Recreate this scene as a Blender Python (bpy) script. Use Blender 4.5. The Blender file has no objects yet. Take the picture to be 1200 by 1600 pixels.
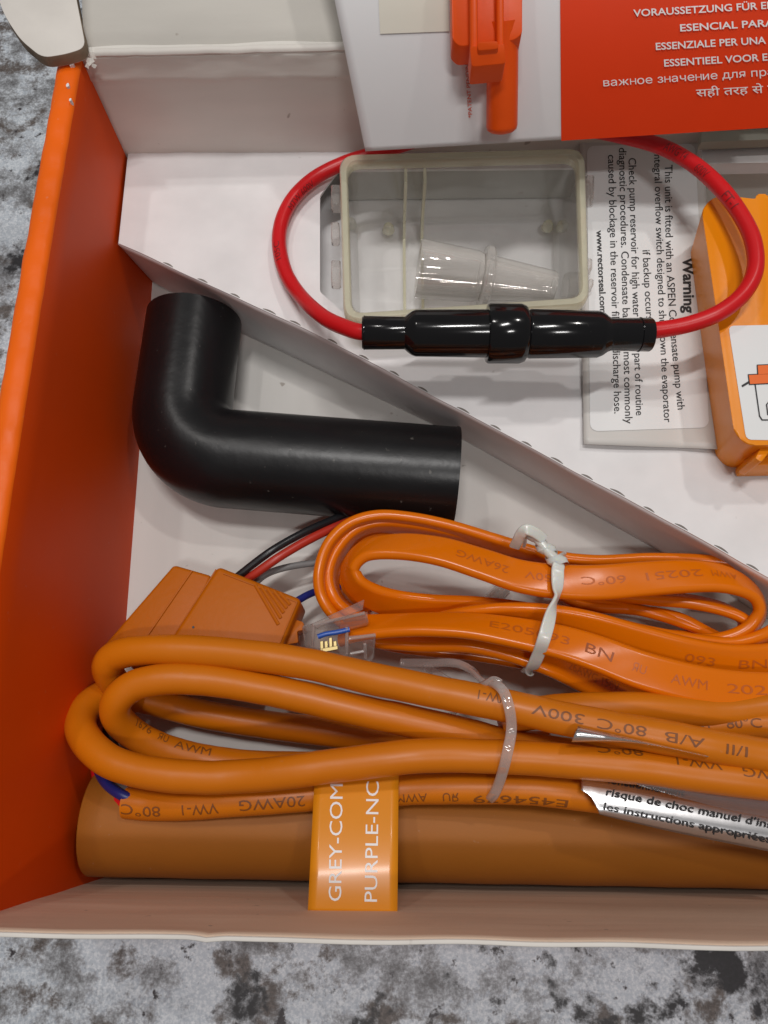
import bpy, bmesh, math, random
from mathutils import Vector, Matrix, noise
from mathutils.geometry import tessellate_polygon
random.seed(4)
sc = bpy.context.scene
col = sc.collection
S = 0.01                      # shapes are written in centimetres
# ------------------------------------------------------------------ camera
F_PX, TILT, CAM_H = 1202.0, math.radians(18), 15.0
cam_d = bpy.data.cameras.new('camera'); cam = bpy.data.objects.new('camera', cam_d); col.objects.link(cam)
cam.location = (0, 0, CAM_H*S); cam.rotation_euler = (TILT, 0, 0)
cam_d.sensor_fit = 'VERTICAL'; cam_d.sensor_height = 24; cam_d.lens = 24*F_PX/1600
cam_d.clip_start = 0.005; cam_d.clip_end = 20
cam_d.dof.use_dof = False
sc.camera = cam
# ------------------------------------------------------------------ world and lamps
w = bpy.data.worlds.new('World'); sc.world = w; w.use_nodes = True
w.node_tree.nodes['Background'].inputs[0].default_value = (1.0, 0.96, 0.93, 1)
w.node_tree.nodes['Background'].inputs[1].default_value = 0.19
sc.view_settings.view_transform = 'Standard'; sc.view_settings.look = 'None'
sc.view_settings.exposure = -0.26; sc.view_settings.gamma = 1
def lamp(name, loc, target, size, power, color=(1, .96, .92), sy=None):
    d = bpy.data.lights.new(name, 'AREA'); d.shape = 'RECTANGLE' if sy else 'DISK'; d.size = size
    if sy: d.size_y = sy
    d.energy = power; d.color = color
    o = bpy.data.objects.new(name, d); col.objects.link(o)
    o.location = loc; o.rotation_euler = (Vector(target)-Vector(loc)).to_track_quat('-Z', 'Y').to_euler()
lamp('ceiling_lamp', (-.04, .14, .92), (.0, .05, 0), .20, 3.2, (1, .975, .955), .03)
lamp('ceiling_lamp', (.30, .42, .85), (.02, .09, 0), .04, 1.3)
lamp('ceiling_lamp', (-.30, .34, .85), (.02, .06, 0), .03, .9)
lamp('ceiling_lamp', (.12, -.30, .95), (.02, .06, 0), .16, 1.9, (1, .975, .955), .03)

# ------------------------------------------------------------------ helpers
def ray(px, py):
    x = (px-600)/F_PX; y = (800-py)/F_PX
    c, s = math.cos(TILT), math.sin(TILT)
    return Vector((x, y*c+s, y*s-c))
def at(px, py, z=0.0):
    d = ray(px, py); t = (z-CAM_H)/d.z
    return Vector((d.x*t, d.y*t, z))
def topx(p):
    c, s = math.cos(TILT), math.sin(TILT)
    x, y, z = p.x, p.y, p.z-CAM_H
    yc = y*c+z*s; zc = -y*s+z*c
    return Vector((600+F_PX*x/-zc, 800-F_PX*yc/-zc))
def crom(pts, n=10):
    k = len(pts[0]); P = [pts[0]]+list(pts)+[pts[-1]]; out = []
    for i in range(1, len(P)-2):
        a, b, c, d = P[i-1], P[i], P[i+1], P[i+2]
        for j in range(n):
            t = j/n
            out.append(tuple(.5*((2*b[q])+(-a[q]+c[q])*t+(2*a[q]-5*b[q]+4*c[q]-d[q])*t*t+(-a[q]+3*b[q]-3*c[q]+d[q])*t**3) for q in range(k)))
    out.append(tuple(pts[-1]))
    return out
def pxpath(pts, n=10):
    """pts (px,py,z,...) -> smooth list of (Vector, extras)"""
    w3 = [tuple(at(p[0], p[1], p[2]))+tuple(p[3:]) for p in pts]
    return crom(w3, n)
ORG = {}
def thing(name, label, cat, org, group=None):
    o = bpy.data.objects.new(name, None); o.empty_display_size = .01; col.objects.link(o)
    o.location = Vector(org)*S; o['label'] = label; o['category'] = cat
    if group: o['group'] = group
    ORG[o.name] = Vector(org); return o
def mobj(name, verts, faces, mat, parent=None, smooth=True, label=None, org=None):
    me = bpy.data.meshes.new(name)
    O = ORG[parent.name] if parent else Vector(org if org else (0, 0, 0))
    me.from_pydata([((Vector(v)-O)*S) for v in verts], [], faces)
    me.materials.append(mat)
    bm = bmesh.new(); bm.from_mesh(me)
    bmesh.ops.remove_doubles(bm, verts=bm.verts, dist=1e-7)
    bmesh.ops.recalc_face_normals(bm, faces=bm.faces); bm.to_mesh(me); bm.free()
    if smooth:
        me.shade_smooth(); 
        try: me.set_sharp_from_angle(angle=math.radians(40))
        except Exception: pass
    o = bpy.data.objects.new(name, me); col.objects.link(o)
    ORG[o.name] = O
    if parent: o.parent = parent
    else: o.location = O*S
    if label: o['label'] = label
    return o
def child_of(o, parent):      # a sub-part whose verts were written relative to the thing's origin
    o.parent = parent; return o
def sub(name, verts, faces, mat, parent, **k):
    o = mobj(name, verts, faces, mat, parent, **k); return o
def frames(C, up=Vector((0, 0, 1))):
    out = []
    for i, p in enumerate(C):
        t = (C[min(i+1, len(C)-1)]-C[max(i-1, 0)]).normalized()
        s = t.cross(up)
        if s.length < 1e-4: s = Vector((1, 0, 0))
        s.normalize(); u = s.cross(t).normalized(); out.append((t, s, u))
    return out
def sweep(C, prof, scale=None, phi=None, cap=True, closed=False):
    """prof: list of (a,b) -> a*W+b*N"""
    fr = frames(C); V = []; Fc = []; n = len(prof)
    for i, p in enumerate(C):
        t, s, u = fr[i]; ph = phi[i] if phi else 0; sc_ = scale[i] if scale else 1
        W = s*math.cos(ph)+u*math.sin(ph); N = -s*math.sin(ph)+u*math.cos(ph)
        for a, b in prof: V.append(p+W*a*sc_+N*b*sc_)
    for i in range(len(C)-1):
        for j in range(n):
            k = (j+1) % n; Fc.append((i*n+j, i*n+k, (i+1)*n+k, (i+1)*n+j))
    if cap:
        Fc.append(tuple(range(n))); Fc.append(tuple((len(C)-1)*n+j for j in reversed(range(n))))
    return V, Fc
def circ(r, n=20, sq=1.0): return [(r*math.cos(2*math.pi*i/n), r*sq*math.sin(2*math.pi*i/n)) for i in range(n)]
def rrect(w_, h_, r, n=4):
    out = []
    for cx, cy, a0 in ((w_/2-r, h_/2-r, 0), (-w_/2+r, h_/2-r, 90), (-w_/2+r, -h_/2+r, 180), (w_/2-r, -h_/2+r, 270)):
        for i in range(n+1):
            a = math.radians(a0+90*i/n); out.append((cx+r*math.cos(a), cy+r*math.sin(a)))
    return out
def tube(name, pts, r, mat, parent, n=22, step=10, **k):
    P = pxpath(pts, step); C = [Vector(p[:3]) for p in P]
    if r > .2: C = [c+.016*noise.noise_vector(c*.9+Vector((len(pts), 0, 0)))+.006*noise.noise_vector(c*3.1) for c in C]
    V, Fc = sweep(C, circ(r, n), scale=[1+.022*noise.noise(c*1.7)+.01*noise.noise(c*6) for c in C]); o = mobj(name, V, Fc, mat, parent, **k)
    return o, C
def ribbon(name, pts, w_, th, mat, parent, step=10, **k):
    """pts (px,py,z,phi_degrees)"""
    P = pxpath(pts, step); C = [Vector(p[:3]) for p in P]; ph = [math.radians(p[3]) for p in P]
    V, Fc = sweep(C, rrect(w_, th, min(w_, th)*.46, 4), phi=ph); o = mobj(name, V, Fc, mat, parent, **k)
    return o, C, ph
def prism_data(top, bot):
    n = len(top); V = list(top)+list(bot)
    F_ = [tuple(range(n)), tuple(range(2*n-1, n-1, -1))]+[(i, n+i, n+(i+1) % n, (i+1) % n) for i in range(n)]
    return V, F_
def bevelled(name, V, F_, mat, parent, bev=.05, seg=2, **k):
    bm = bmesh.new(); vs = [bm.verts.new(v) for v in V]
    for f in F_: bm.faces.new([vs[i] for i in f])
    bmesh.ops.recalc_face_normals(bm, faces=bm.faces)
    bmesh.ops.bevel(bm, geom=list(bm.edges), offset=bev, segments=seg, profile=.5, affect='EDGES', clamp_overlap=True)
    bm.verts.index_update()
    V2 = [v.co.copy() for v in bm.verts]; F2 = [[v.index for v in f.verts] for f in bm.faces]; bm.free()
    return mobj(name, V2, F2, mat, parent, **k)
def roundpoly(P, r, n=4):
    """round corners of a 2D px polygon"""
    out = []; m = len(P)
    for i in range(m):
        a, b, c = Vector(P[i-1][:2]), Vector(P[i][:2]), Vector(P[(i+1) % m][:2])
        rr = P[i][2] if len(P[i]) > 2 else r
        d1 = (a-b); d2 = (c-b); rr = min(rr, d1.length*.45, d2.length*.45)
        p, q = b+d1.normalized()*rr, b+d2.normalized()*rr
        for j in range(n+1):
            t = j/n; out.append(tuple(p*(1-t)**2+b*2*t*(1-t)+q*t*t))
    return out
def slab(name, poly, ztop, zbot, mat, parent, bev=.05, seg=2, **k):
    top = [at(p[0], p[1], ztop) for p in poly]; bot = [Vector((v.x, v.y, zbot)) for v in top]
    V, F_ = prism_data(top, bot); return bevelled(name, V, F_, mat, parent, bev, seg, **k)
def sheet(name, poly, zf, mat, parent, th=.03, holes=(), org=None, div=0, **k):
    """flat polygon in px at height zf (number or function of px,py)"""
    z = zf if callable(zf) else (lambda a, b: zf)
    loops = [poly]+list(holes); L3 = [[at(p[0], p[1], z(p[0], p[1])) for p in l] for l in loops]
    tri = tessellate_polygon([[Vector((v.x, v.y, 0)) for v in l] for l in L3])
    flat = [v for l in L3 for v in l]; n = len(flat)
    V = flat+[v-Vector((0, 0, th)) for v in flat]
    F_ = [tuple(t) for t in tri]+[tuple(n+i for i in reversed(t)) for t in tri]
    b = 0
    for l in L3:
        m = len(l)
        for i in range(m): F_.append((b+i, b+(i+1) % m, n+b+(i+1) % m, n+b+i))
        b += m
    return mobj(name, V, F_, mat, parent, smooth=False, org=org, **k)
def gridsheet(name, fn, nu, nv, mat, parent, th=None, **k):
    V = [fn(i/nu, j/nv) for j in range(nv+1) for i in range(nu+1)]
    F_ = [(j*(nu+1)+i, j*(nu+1)+i+1, (j+1)*(nu+1)+i+1, (j+1)*(nu+1)+i) for j in range(nv) for i in range(nu)]
    o = mobj(name, V, F_, mat, parent, **k)
    if th:
        m = o.modifiers.new('thickness', 'SOLIDIFY'); m.thickness = th*S; m.offset = 0
    return o
# ---- lettering
FONT = bpy.data.curves.new('lettering', 'FONT')
_tc = {}
def glyphs(s, bold=0.0, cutx=None, cuty=6):
    """2D triangles of a string, width 1 x-height unit kept: returns verts, faces, width, cap height"""
    key = (s, bold, cutx, cuty)
    if key in _tc: return _tc[key]
    if 'н' in s and len(s) > 1:     # this letter fills badly in the built-in font: set it as a small capital
        V, F_, x = [], [], 0.0
        for part in [p for p in s.replace('н', '|н|').split('|') if p]:
            k = .76 if part == 'н' else 1
            x += .28*(len(part)-len(part.lstrip()))
            g, f, wd, _ = glyphs('Н' if part == 'н' else part.strip(), bold, cutx and 4, cuty) if part.strip() else ([], [], 0, 0)
            b = len(V); V += [(x+p*k, q*k) for p, q in g]; F_ += [[b+i for i in ff] for ff in f]
            x += wd*k+.085+.28*(len(part)-len(part.rstrip()))
        _tc[key] = (V, F_, x-.085, .7); return _tc[key]
    c = bpy.data.curves.new('t', 'FONT'); c.body = s; c.size = 1; c.offset = bold; c.resolution_u = 3
    o = bpy.data.objects.new('t', c); col.objects.link(o)
    me = bpy.data.meshes.new_from_object(o.evaluated_get(bpy.context.evaluated_depsgraph_get()))
    bpy.data.objects.remove(o)
    bm = bmesh.new(); bm.from_mesh(me)
    bmesh.ops.remove_doubles(bm, verts=bm.verts, dist=1e-5)
    xs = [v.co.x for v in bm.verts] or [0, 1]; x0, x1 = min(xs), max(xs)
    if cuty:
        for i in range(1, cuty):
            y = -.2+i*1.0/cuty
            bmesh.ops.bisect_plane(bm, geom=bm.verts[:]+bm.edges[:]+bm.faces[:], plane_co=(0, y, 0), plane_no=(0, 1, 0))
    if cutx:
        for i in range(1, cutx):
            x = x0+(x1-x0)*i/cutx
            bmesh.ops.bisect_plane(bm, geom=bm.verts[:]+bm.edges[:]+bm.faces[:], plane_co=(x, 0, 0), plane_no=(1, 0, 0))
    bm.verts.index_update()
    r = ([(v.co.x-x0, v.co.y) for v in bm.verts], [[v.index for v in f.verts] for f in bm.faces], x1-x0, .7)
    bm.free(); bpy.data.meshes.remove(me); _tc[key] = r
    return r
def raw(name, V, F_, mat, parent):
    me = bpy.data.meshes.new(name); O = ORG[parent.name]
    me.from_pydata([(v-O)*S for v in V], [], F_); me.materials.append(mat)
    o = bpy.data.objects.new(name, me); col.objects.link(o); o.parent = parent; ORG[o.name] = O
    return o
def text_flat(s, p0, p1, hpx, zf, mat, parent, bold=0.0, eps=.012, name='printed_text', cut=False, bow=0.0):
    """baseline from p0 to p1 in px, letters hpx tall"""
    z = zf if callable(zf) else (lambda a, b: zf)
    g, F_, wd, ch = glyphs(s, bold, 24 if cut else None, 4 if cut else 0)
    a, b = Vector(p0), Vector(p1); d = b-a; u = Vector((d.y, -d.x)).normalized()   # image y is down
    V = []
    for x, y in g:
        q = a+d*(x/wd)+u*(y/ch*hpx+bow*math.sin(math.pi*x/wd)); V.append(at(q.x, q.y, z(q.x, q.y)+eps))
    return raw(name, V, F_, mat, parent)
def near(C, p):
    p = Vector(p); return min(range(len(C)), key=lambda i: (topx(C[i])-p).length)
def along(C):
    L = [0.0]
    for i in range(1, len(C)): L.append(L[-1]+(C[i]-C[i-1]).length)
    return L
def sampler(C, ph=None):
    L = along(C); fr = frames(C)
    def f(s):
        s = max(0, min(L[-1]-1e-6, s)); lo = 0; hi = len(L)-1
        while hi-lo > 1:
            m = (lo+hi)//2
            if L[m] <= s: lo = m
            else: hi = m
        t = (s-L[lo])/(L[hi]-L[lo]+1e-9)
        return C[lo].lerp(C[hi], t), fr[lo][0].lerp(fr[hi][0], t).normalized(), (ph[lo]*(1-t)+ph[hi]*t) if ph else 0
    return f, L
def text_tube(s, C, r, p0, p1, h, mat, parent, th0=0.0, name='printed_text'):
    f, L = sampler(C); s0, s1 = L[near(C, p0)], L[near(C, p1)]
    g, F_, wd, ch = glyphs(s, 0.0, 30, 8); V = []; sg = 1 if s1 > s0 else -1
    for x, y in g:
        c, t, _ = f(s0+(s1-s0)*x/wd); t = t*sg
        n = (Vector((0, 0, CAM_H))-c).normalized(); n = (n-t*n.dot(t)).normalized(); u = n.cross(t)
        a = th0+(y/ch-.5)*h/r
        V.append(c+(n*math.cos(a)+u*math.sin(a))*(r+.006))
    return raw(name, V, F_, mat, parent)
def text_ribbon(s, C, ph, th, p0, p1, h, mat, parent, off=0.0, name='printed_text'):
    f, L = sampler(C, ph); s0, s1 = L[near(C, p0)], L[near(C, p1)]
    g, F_, wd, ch = glyphs(s, 0.0, 30, 2); V = []; sg = 1 if s1 > s0 else -1
    for x, y in g:
        c, t, a = f(s0+(s1-s0)*x/wd)
        sd = t.cross(Vector((0, 0, 1))).normalized(); up = sd.cross(t)
        N = -sd*math.sin(a)+up*math.cos(a)
        if N.dot(Vector((0, 0, CAM_H))-c) < 0: N = -N
        U = N.cross(t*sg).normalized()
        V.append(c+N*(th/2+.006)+U*((y/ch-.5)*h+off))
    return raw(name, V, F_, mat, parent)
# ------------------------------------------------------------------ materials
def nt(name):
    m = bpy.data.materials.new(name); m.use_nodes = True; t = m.node_tree
    return m, t, t.nodes['Principled BSDF']
def plastic(name, colr, rough=.4, bump=.0, bscale=400, var=.06, vscale=60, coat=0.0, sss=0.0, dust=0.0, spec=.5, rvar=.12):
    m, t, b = nt(name); N = t.nodes; Lk = t.links
    tc = N.new('ShaderNodeTexCoord')
    n1 = N.new('ShaderNodeTexNoise'); n1.inputs['Scale'].default_value = vscale; n1.inputs['Detail'].default_value = 6
    Lk.new(tc.outputs['Object'], n1.inputs['Vector'])
    r = N.new('ShaderNodeValToRGB'); r.color_ramp.elements[0].position = .3; r.color_ramp.elements[1].position = .7
    r.color_ramp.elements[0].color = [c*(1-var) for c in colr]+[1]; r.color_ramp.elements[1].color = [min(1, c*(1+var)) for c in colr]+[1]
    Lk.new(n1.outputs['Fac'], r.inputs['Fac']); last = r.outputs['Color']
    if dust:
        n3 = N.new('ShaderNodeTexNoise'); n3.inputs['Scale'].default_value = 900; n3.inputs['Detail'].default_value = 2
        Lk.new(tc.outputs['Object'], n3.inputs['Vector'])
        r3 = N.new('ShaderNodeValToRGB'); r3.color_ramp.elements[0].position = .72; r3.color_ramp.elements[1].position = .78
        Lk.new(n3.outputs['Fac'], r3.inputs['Fac'])
        mx = N.new('ShaderNodeMixRGB'); mu = N.new('ShaderNodeMath'); mu.operation = 'MULTIPLY'; mu.inputs[1].default_value = dust
        Lk.new(r3.outputs['Color'], mu.inputs[0]); Lk.new(mu.outputs[0], mx.inputs[0]); Lk.new(last, mx.inputs[1]); mx.inputs[2].default_value = (.5, .47, .42, 1)
        last = mx.outputs[0]
    Lk.new(last, b.inputs['Base Color'])
    n2 = N.new('ShaderNodeTexNoise'); n2.inputs['Scale'].default_value = vscale*1.7; n2.inputs['Detail'].default_value = 8
    Lk.new(tc.outputs['Object'], n2.inputs['Vector'])
    mr = N.new('ShaderNodeMapRange'); mr.inputs['To Min'].default_value = max(.02, rough-rvar*.5); mr.inputs['To Max'].default_value = rough+rvar
    Lk.new(n2.outputs['Fac'], mr.inputs['Value']); Lk.new(mr.outputs[0], b.inputs['Roughness'])
    b.inputs['Specular IOR Level'].default_value = spec
    if coat: b.inputs['Coat Weight'].default_value = coat; b.inputs['Coat Roughness'].default_value = .12
    if sss:
        b.inputs['Subsurface Weight'].default_value = sss; b.inputs['Subsurface Scale'].default_value = .003
        b.inputs['Subsurface Radius'].default_value = (1, .4, .15)
    if bump:
        nb = N.new('ShaderNodeTexNoise'); nb.inputs['Scale'].default_value = bscale; nb.inputs['Detail'].default_value = 5
        Lk.new(tc.outputs['Object'], nb.inputs['Vector'])
        bp = N.new('ShaderNodeBump'); bp.inputs['Strength'].default_value = bump; bp.inputs['Distance'].default_value = .0006
        Lk.new(nb.outputs['Fac'], bp.inputs['Height']); Lk.new(bp.outputs[0], b.inputs['Normal'])
    return m
def board(name, colr, stretch=(1, 1, 1), rough=.75, bump=.12, var=.05, flute=None, fl_amt=.25, specks=.5):
    """white-lined or kraft board: fibres, faint flutes, specks"""
    m, t, b = nt(name); N = t.nodes; Lk = t.links
    tc = N.new('ShaderNodeTexCoord'); mp = N.new('ShaderNodeMapping'); mp.inputs['Scale'].default_value = stretch
    Lk.new(tc.outputs['Object'], mp.inputs['Vector'])
    n1 = N.new('ShaderNodeTexNoise'); n1.inputs['Scale'].default_value = 120; n1.inputs['Detail'].default_value = 8
    Lk.new(mp.outputs[0], n1.inputs['Vector'])
    r = N.new('ShaderNodeValToRGB'); r.color_ramp.elements[0].position = .3; r.color_ramp.elements[1].position = .7
    r.color_ramp.elements[0].color = [c*(1-var) for c in colr]+[1]; r.color_ramp.elements[1].color = [min(1, c*(1+var)) for c in colr]+[1]
    Lk.new(n1.outputs['Fac'], r.inputs['Fac'])
    n3 = N.new('ShaderNodeTexNoise'); n3.inputs['Scale'].default_value = 420; n3.inputs['Detail'].default_value = 1
    Lk.new(tc.outputs['Object'], n3.inputs['Vector'])
    r3 = N.new('ShaderNodeValToRGB'); r3.color_ramp.elements[0].position = .77; r3.color_ramp.elements[1].position = .81
    Lk.new(n3.outputs['Fac'], r3.inputs['Fac'])
    mu = N.new('ShaderNodeMath'); mu.operation = 'MULTIPLY'; mu.inputs[1].default_value = specks; Lk.new(r3.outputs['Color'], mu.inputs[0])
    mx = N.new('ShaderNodeMixRGB'); Lk.new(mu.outputs[0], mx.inputs[0]); Lk.new(r.outputs['Color'], mx.inputs[1]); mx.inputs[2].default_value = (.25, .2, .16, 1)
    Lk.new(mx.outputs[0], b.inputs['Base Color'])
    b.inputs['Roughness'].default_value = rough; b.inputs['Specular IOR Level'].default_value = .3
    bp = N.new('ShaderNodeBump'); bp.inputs['Strength'].default_value = bump; bp.inputs['Distance'].default_value = .0005
    n4 = N.new('ShaderNodeTexNoise'); n4.inputs['Scale'].default_value = 260; n4.inputs['Detail'].default_value = 8
    Lk.new(mp.outputs[0], n4.inputs['Vector']); h = n4.outputs['Fac']
    if flute:
        wv = N.new('ShaderNodeTexWave'); wv.wave_type = 'BANDS'; wv.bands_direction = flute; wv.inputs['Scale'].default_value = 70; wv.inputs['Distortion'].default_value = .6
        Lk.new(tc.outputs['Object'], wv.inputs['Vector'])
        ad = N.new('ShaderNodeMath'); ad.operation = 'MULTIPLY_ADD'; ad.inputs[1].default_value = fl_amt
        Lk.new(wv.outputs['Fac'], ad.inputs[0]); Lk.new(h, ad.inputs[2]); h = ad.outputs[0]
    Lk.new(h, bp.inputs['Height']); Lk.new(bp.outputs[0], b.inputs['Normal'])
    return m
def clear(name, tint=(1, .98, .93), milk=.12, body=(.85, .82, .7), rough=.08, edge=.75):
    """thin clear plastic: tinted see-through film, milky body showing more at the edges, gloss"""
    m, t, b = nt(name); N = t.nodes; Lk = t.links
    out = N['Material Output']
    tr = N.new('ShaderNodeBsdfTransparent'); tr.inputs[0].default_value = (*tint, 1)
    b.inputs['Base Color'].default_value = (*body, 1); b.inputs['Roughness'].default_value = rough
    b.inputs['Specular IOR Level'].default_value = .6
    lw = N.new('ShaderNodeLayerWeight'); lw.inputs['Blend'].default_value = .35
    mr = N.new('ShaderNodeMapRange'); mr.inputs['To Min'].default_value = milk; mr.inputs['To Max'].default_value = edge
    Lk.new(lw.outputs['Facing'], mr.inputs['Value'])
    ms = N.new('ShaderNodeMixShader'); Lk.new(mr.outputs[0], ms.inputs[0]); Lk.new(tr.outputs[0], ms.inputs[1]); Lk.new(b.outputs[0], ms.inputs[2])
    gl = N.new('ShaderNodeBsdfGlossy'); gl.inputs['Roughness'].default_value = rough
    pw = N.new('ShaderNodeMath'); pw.operation = 'POWER'; pw.inputs[1].default_value = 5
    l2 = N.new('ShaderNodeLayerWeight'); l2.inputs['Blend'].default_value = .5; Lk.new(l2.outputs['Facing'], pw.inputs[0])
    fr = N.new('ShaderNodeMath'); fr.operation = 'MULTIPLY_ADD'; fr.inputs[1].default_value = .7; fr.inputs[2].default_value = .07; Lk.new(pw.outputs[0], fr.inputs[0])
    m2 = N.new('ShaderNodeMixShader'); Lk.new(fr.outputs[0], m2.inputs[0]); Lk.new(ms.outputs[0], m2.inputs[1]); Lk.new(gl.outputs[0], m2.inputs[2])
    Lk.new(m2.outputs[0], out.inputs['Surface'])
    return m
def granite():
    m, t, b = nt('granite'); N = t.nodes; Lk = t.links
    tc = N.new('ShaderNodeTexCoord')
    def nz(scale, detail, dist=0, rough=.6, off=0):
        mp = N.new('ShaderNodeMapping'); mp.inputs['Location'].default_value = (off, off*.7, off*.3); Lk.new(tc.outputs['Object'], mp.inputs[0])
        n = N.new('ShaderNodeTexNoise'); n.inputs['Scale'].default_value = scale; n.inputs['Detail'].default_value = detail
        n.inputs['Distortion'].default_value = dist; n.inputs['Roughness'].default_value = rough
        Lk.new(mp.outputs[0], n.inputs['Vector']); return n.outputs['Fac']
    def ramp(f, a, bb):
        r = N.new('ShaderNodeMapRange'); r.inputs['From Min'].default_value = a; r.inputs['From Max'].default_value = bb; r.interpolation_type = 'SMOOTHSTEP'
        Lk.new(f, r.inputs['Value']); return r.outputs[0]
    def mix(fac, c1, c2):
        x = N.new('ShaderNodeMixRGB')
        Lk.new(fac, x.inputs[0])
        for i, c in ((1, c1), (2, c2)):
            if isinstance(c, tuple): x.inputs[i].default_value = (*c, 1)
            else: Lk.new(c, x.inputs[i])
        return x.outputs[0]
    base = mix(ramp(nz(85, 12, .1, .70), .35, .57), (.15, .15, .155), (.60, .64, .68))
    brown = mix(ramp(nz(110, 10, .15, .68, 3), .53, .64), base, (.12, .10, .09))
    dark = mix(ramp(nz(60, 9, .12, .66, 7.3), .56, .63), brown, (.016, .014, .017))
    sp = mix(ramp(nz(210, 6, 0, .66, 1.9), .60, .67), dark, (.035, .028, .032))
    fine = mix(ramp(nz(1800, 3, 0, .7, 5), .35, .75), (.12, .11, .115), (.75, .78, .8))
    x = N.new('ShaderNodeMixRGB'); x.inputs[0].default_value = .22; x.blend_type = 'OVERLAY'; x.inputs[0].default_value = .5; Lk.new(sp, x.inputs[1]); Lk.new(fine, x.inputs[2])
    Lk.new(x.outputs[0], b.inputs['Base Color']); b.inputs['Roughness'].default_value = .5
    return m
def foil():
    m, t, b = nt('silver_foil'); N = t.nodes; Lk = t.links
    b.inputs['Metallic'].default_value = 1; b.inputs['Base Color'].default_value = (.78, .78, .8, 1); b.inputs['Roughness'].default_value = .27
    tc = N.new('ShaderNodeTexCoord'); n = N.new('ShaderNodeTexNoise'); n.inputs['Scale'].default_value = 300; Lk.new(tc.outputs['Object'], n.inputs['Vector'])
    bp = N.new('ShaderNodeBump'); bp.inputs['Strength'].default_value = .08; bp.inputs['Distance'].default_value = .0003
    Lk.new(n.outputs['Fac'], bp.inputs['Height']); Lk.new(bp.outputs[0], b.inputs['Normal'])
    return m
M = dict(
    granite=granite(),
    white=board('white_board', (.80, .785, .79), rough=.6, bump=.07, specks=.25),
    floor=board('floor_board', (.66, .64, .61), (1, .12, 1), rough=.65, bump=.10, specks=.6),
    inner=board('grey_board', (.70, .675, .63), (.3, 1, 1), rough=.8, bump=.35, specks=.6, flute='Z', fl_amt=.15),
    tan=board('tan_board', (.66, .49, .37), (.07, 1, 1), rough=.7, bump=.35, var=.10, specks=.5),
    cut=board('cut_edge', (.22, .17, .12), (1, 1, 1), rough=.9, bump=.6, var=.4),
    orange_board=plastic('orange_printed_board', (.70, .066, .001), .45, .08, 160, .06, 30, dust=.08, spec=.16),
    rim=plastic('orange_rim', (.88, .135, .001), .42, .30, 260, .08, 60, dust=.14, spec=.3),
    black=plastic('black_rubber', (.006, .006, .007), .30, .10, 350, .2, 60, dust=.14, spec=.37),
    gloss=plastic('black_gloss_plastic', (.006, .006, .007), .11, .015, 300, .1, 60, spec=.42, rvar=.08, dust=.03),
    wire_red=plastic('red_insulation', (.62, .010, .014), .30, .02, 300, .05, spec=.35),
    red2=plastic('dark_red_insulation', (.45, .03, .015), .35),
    wire_black=plastic('black_insulation', (.012, .012, .014), .3),
    wire_grey=plastic('grey_insulation', (.22, .22, .22), .4),
    wire_blue=plastic('blue_insulation', (.012, .02, .16), .35),
    cable=plastic('orange_cable_jacket', (.60, .165, .003), .36, .05, 350, .05, 40, dust=.05, spec=.35),
    flat=plastic('flat_cable_jacket', (.74, .165, .001), .20, .03, 300, .03, 40, dust=.02, spec=.35),
    module=plastic('orange_module_plastic', (.48, .118, .001), .42, .10, 700, .04, 40, spec=.2),
    sleeve=plastic('brown_orange_sleeve', (.34, .115, .010), .55, .10, 250, .10, 25, dust=.10, spec=.35),
    pump=plastic('orange_pump_plastic', (.86, .27, .002), .30, .06, 500, .03, 40, spec=.35),
    probe=plastic('bright_orange_plastic', (.84, .09, .003), .35, .04, 500, .04, 40, spec=.35),
    tag=plastic('orange_gloss_paper', (.74, .26, .008), .30, .06, 90, .05, 40, coat=.12, spec=.35),
    paper=plastic('white_paper', (.72, .72, .73), .55, .05, 90, .02, 60),
    sticker=plastic('white_sticker', (.78, .79, .79), .35, .04, 60, .015, 60),
    backing=plastic('label_backing', (.62, .60, .57), .4, .05, 60, .03, 60),
    redprint=plastic('red_print', (.76, .045, .003), .55, .03, spec=.25, bscale=90, var=.03, vscale=60),
    cream=plastic('cream_print', (.70, .67, .58), .5, .0, 90, .02, 60),
    ink=plastic('black_ink', (.02, .02, .022), .5), whiteink=plastic('white_ink', (.85, .83, .82), .5),
    redink=plastic('red_ink', (.62, .10, .05), .5), cableink=plastic('cable_ink', (.21, .06, .007), .5),
    flatink=plastic('faded_cable_ink', (.52, .105, .003), .4), dashes=plastic('perforation_shade', (.20, .175, .16), .8),
    orangeink=plastic('orange_ink', (.85, .15, .01), .4),
    tie=plastic('white_tie_plastic', (.70, .70, .65), .22, .04, 300, .04, 60, sss=.2),
    clear=clear('clear_reservoir_plastic', (1, 1, .99), .012, (.92, .90, .82), .06, .24),
    clear2=clear('clear_adapter_plastic', (.98, .97, .96), .12, (.86, .84, .80), .05, .95),
    clear3=clear('clear_tie_plastic', (.98, .96, .95), .22, (.74, .68, .65), .12, .8),
    clearplug=clear('clear_plug_plastic', (.985, .97, .96), .06, (.76, .72, .68), .22, .6),
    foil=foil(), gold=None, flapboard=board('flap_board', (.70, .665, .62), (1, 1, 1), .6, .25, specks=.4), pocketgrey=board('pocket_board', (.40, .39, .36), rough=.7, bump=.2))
m, t, b = nt('gold_contact'); b.inputs['Metallic'].default_value = 1; b.inputs['Base Color'].default_value = (.62, .50, .24, 1); b.inputs['Roughness'].default_value = .55; M['gold'] = m

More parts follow.
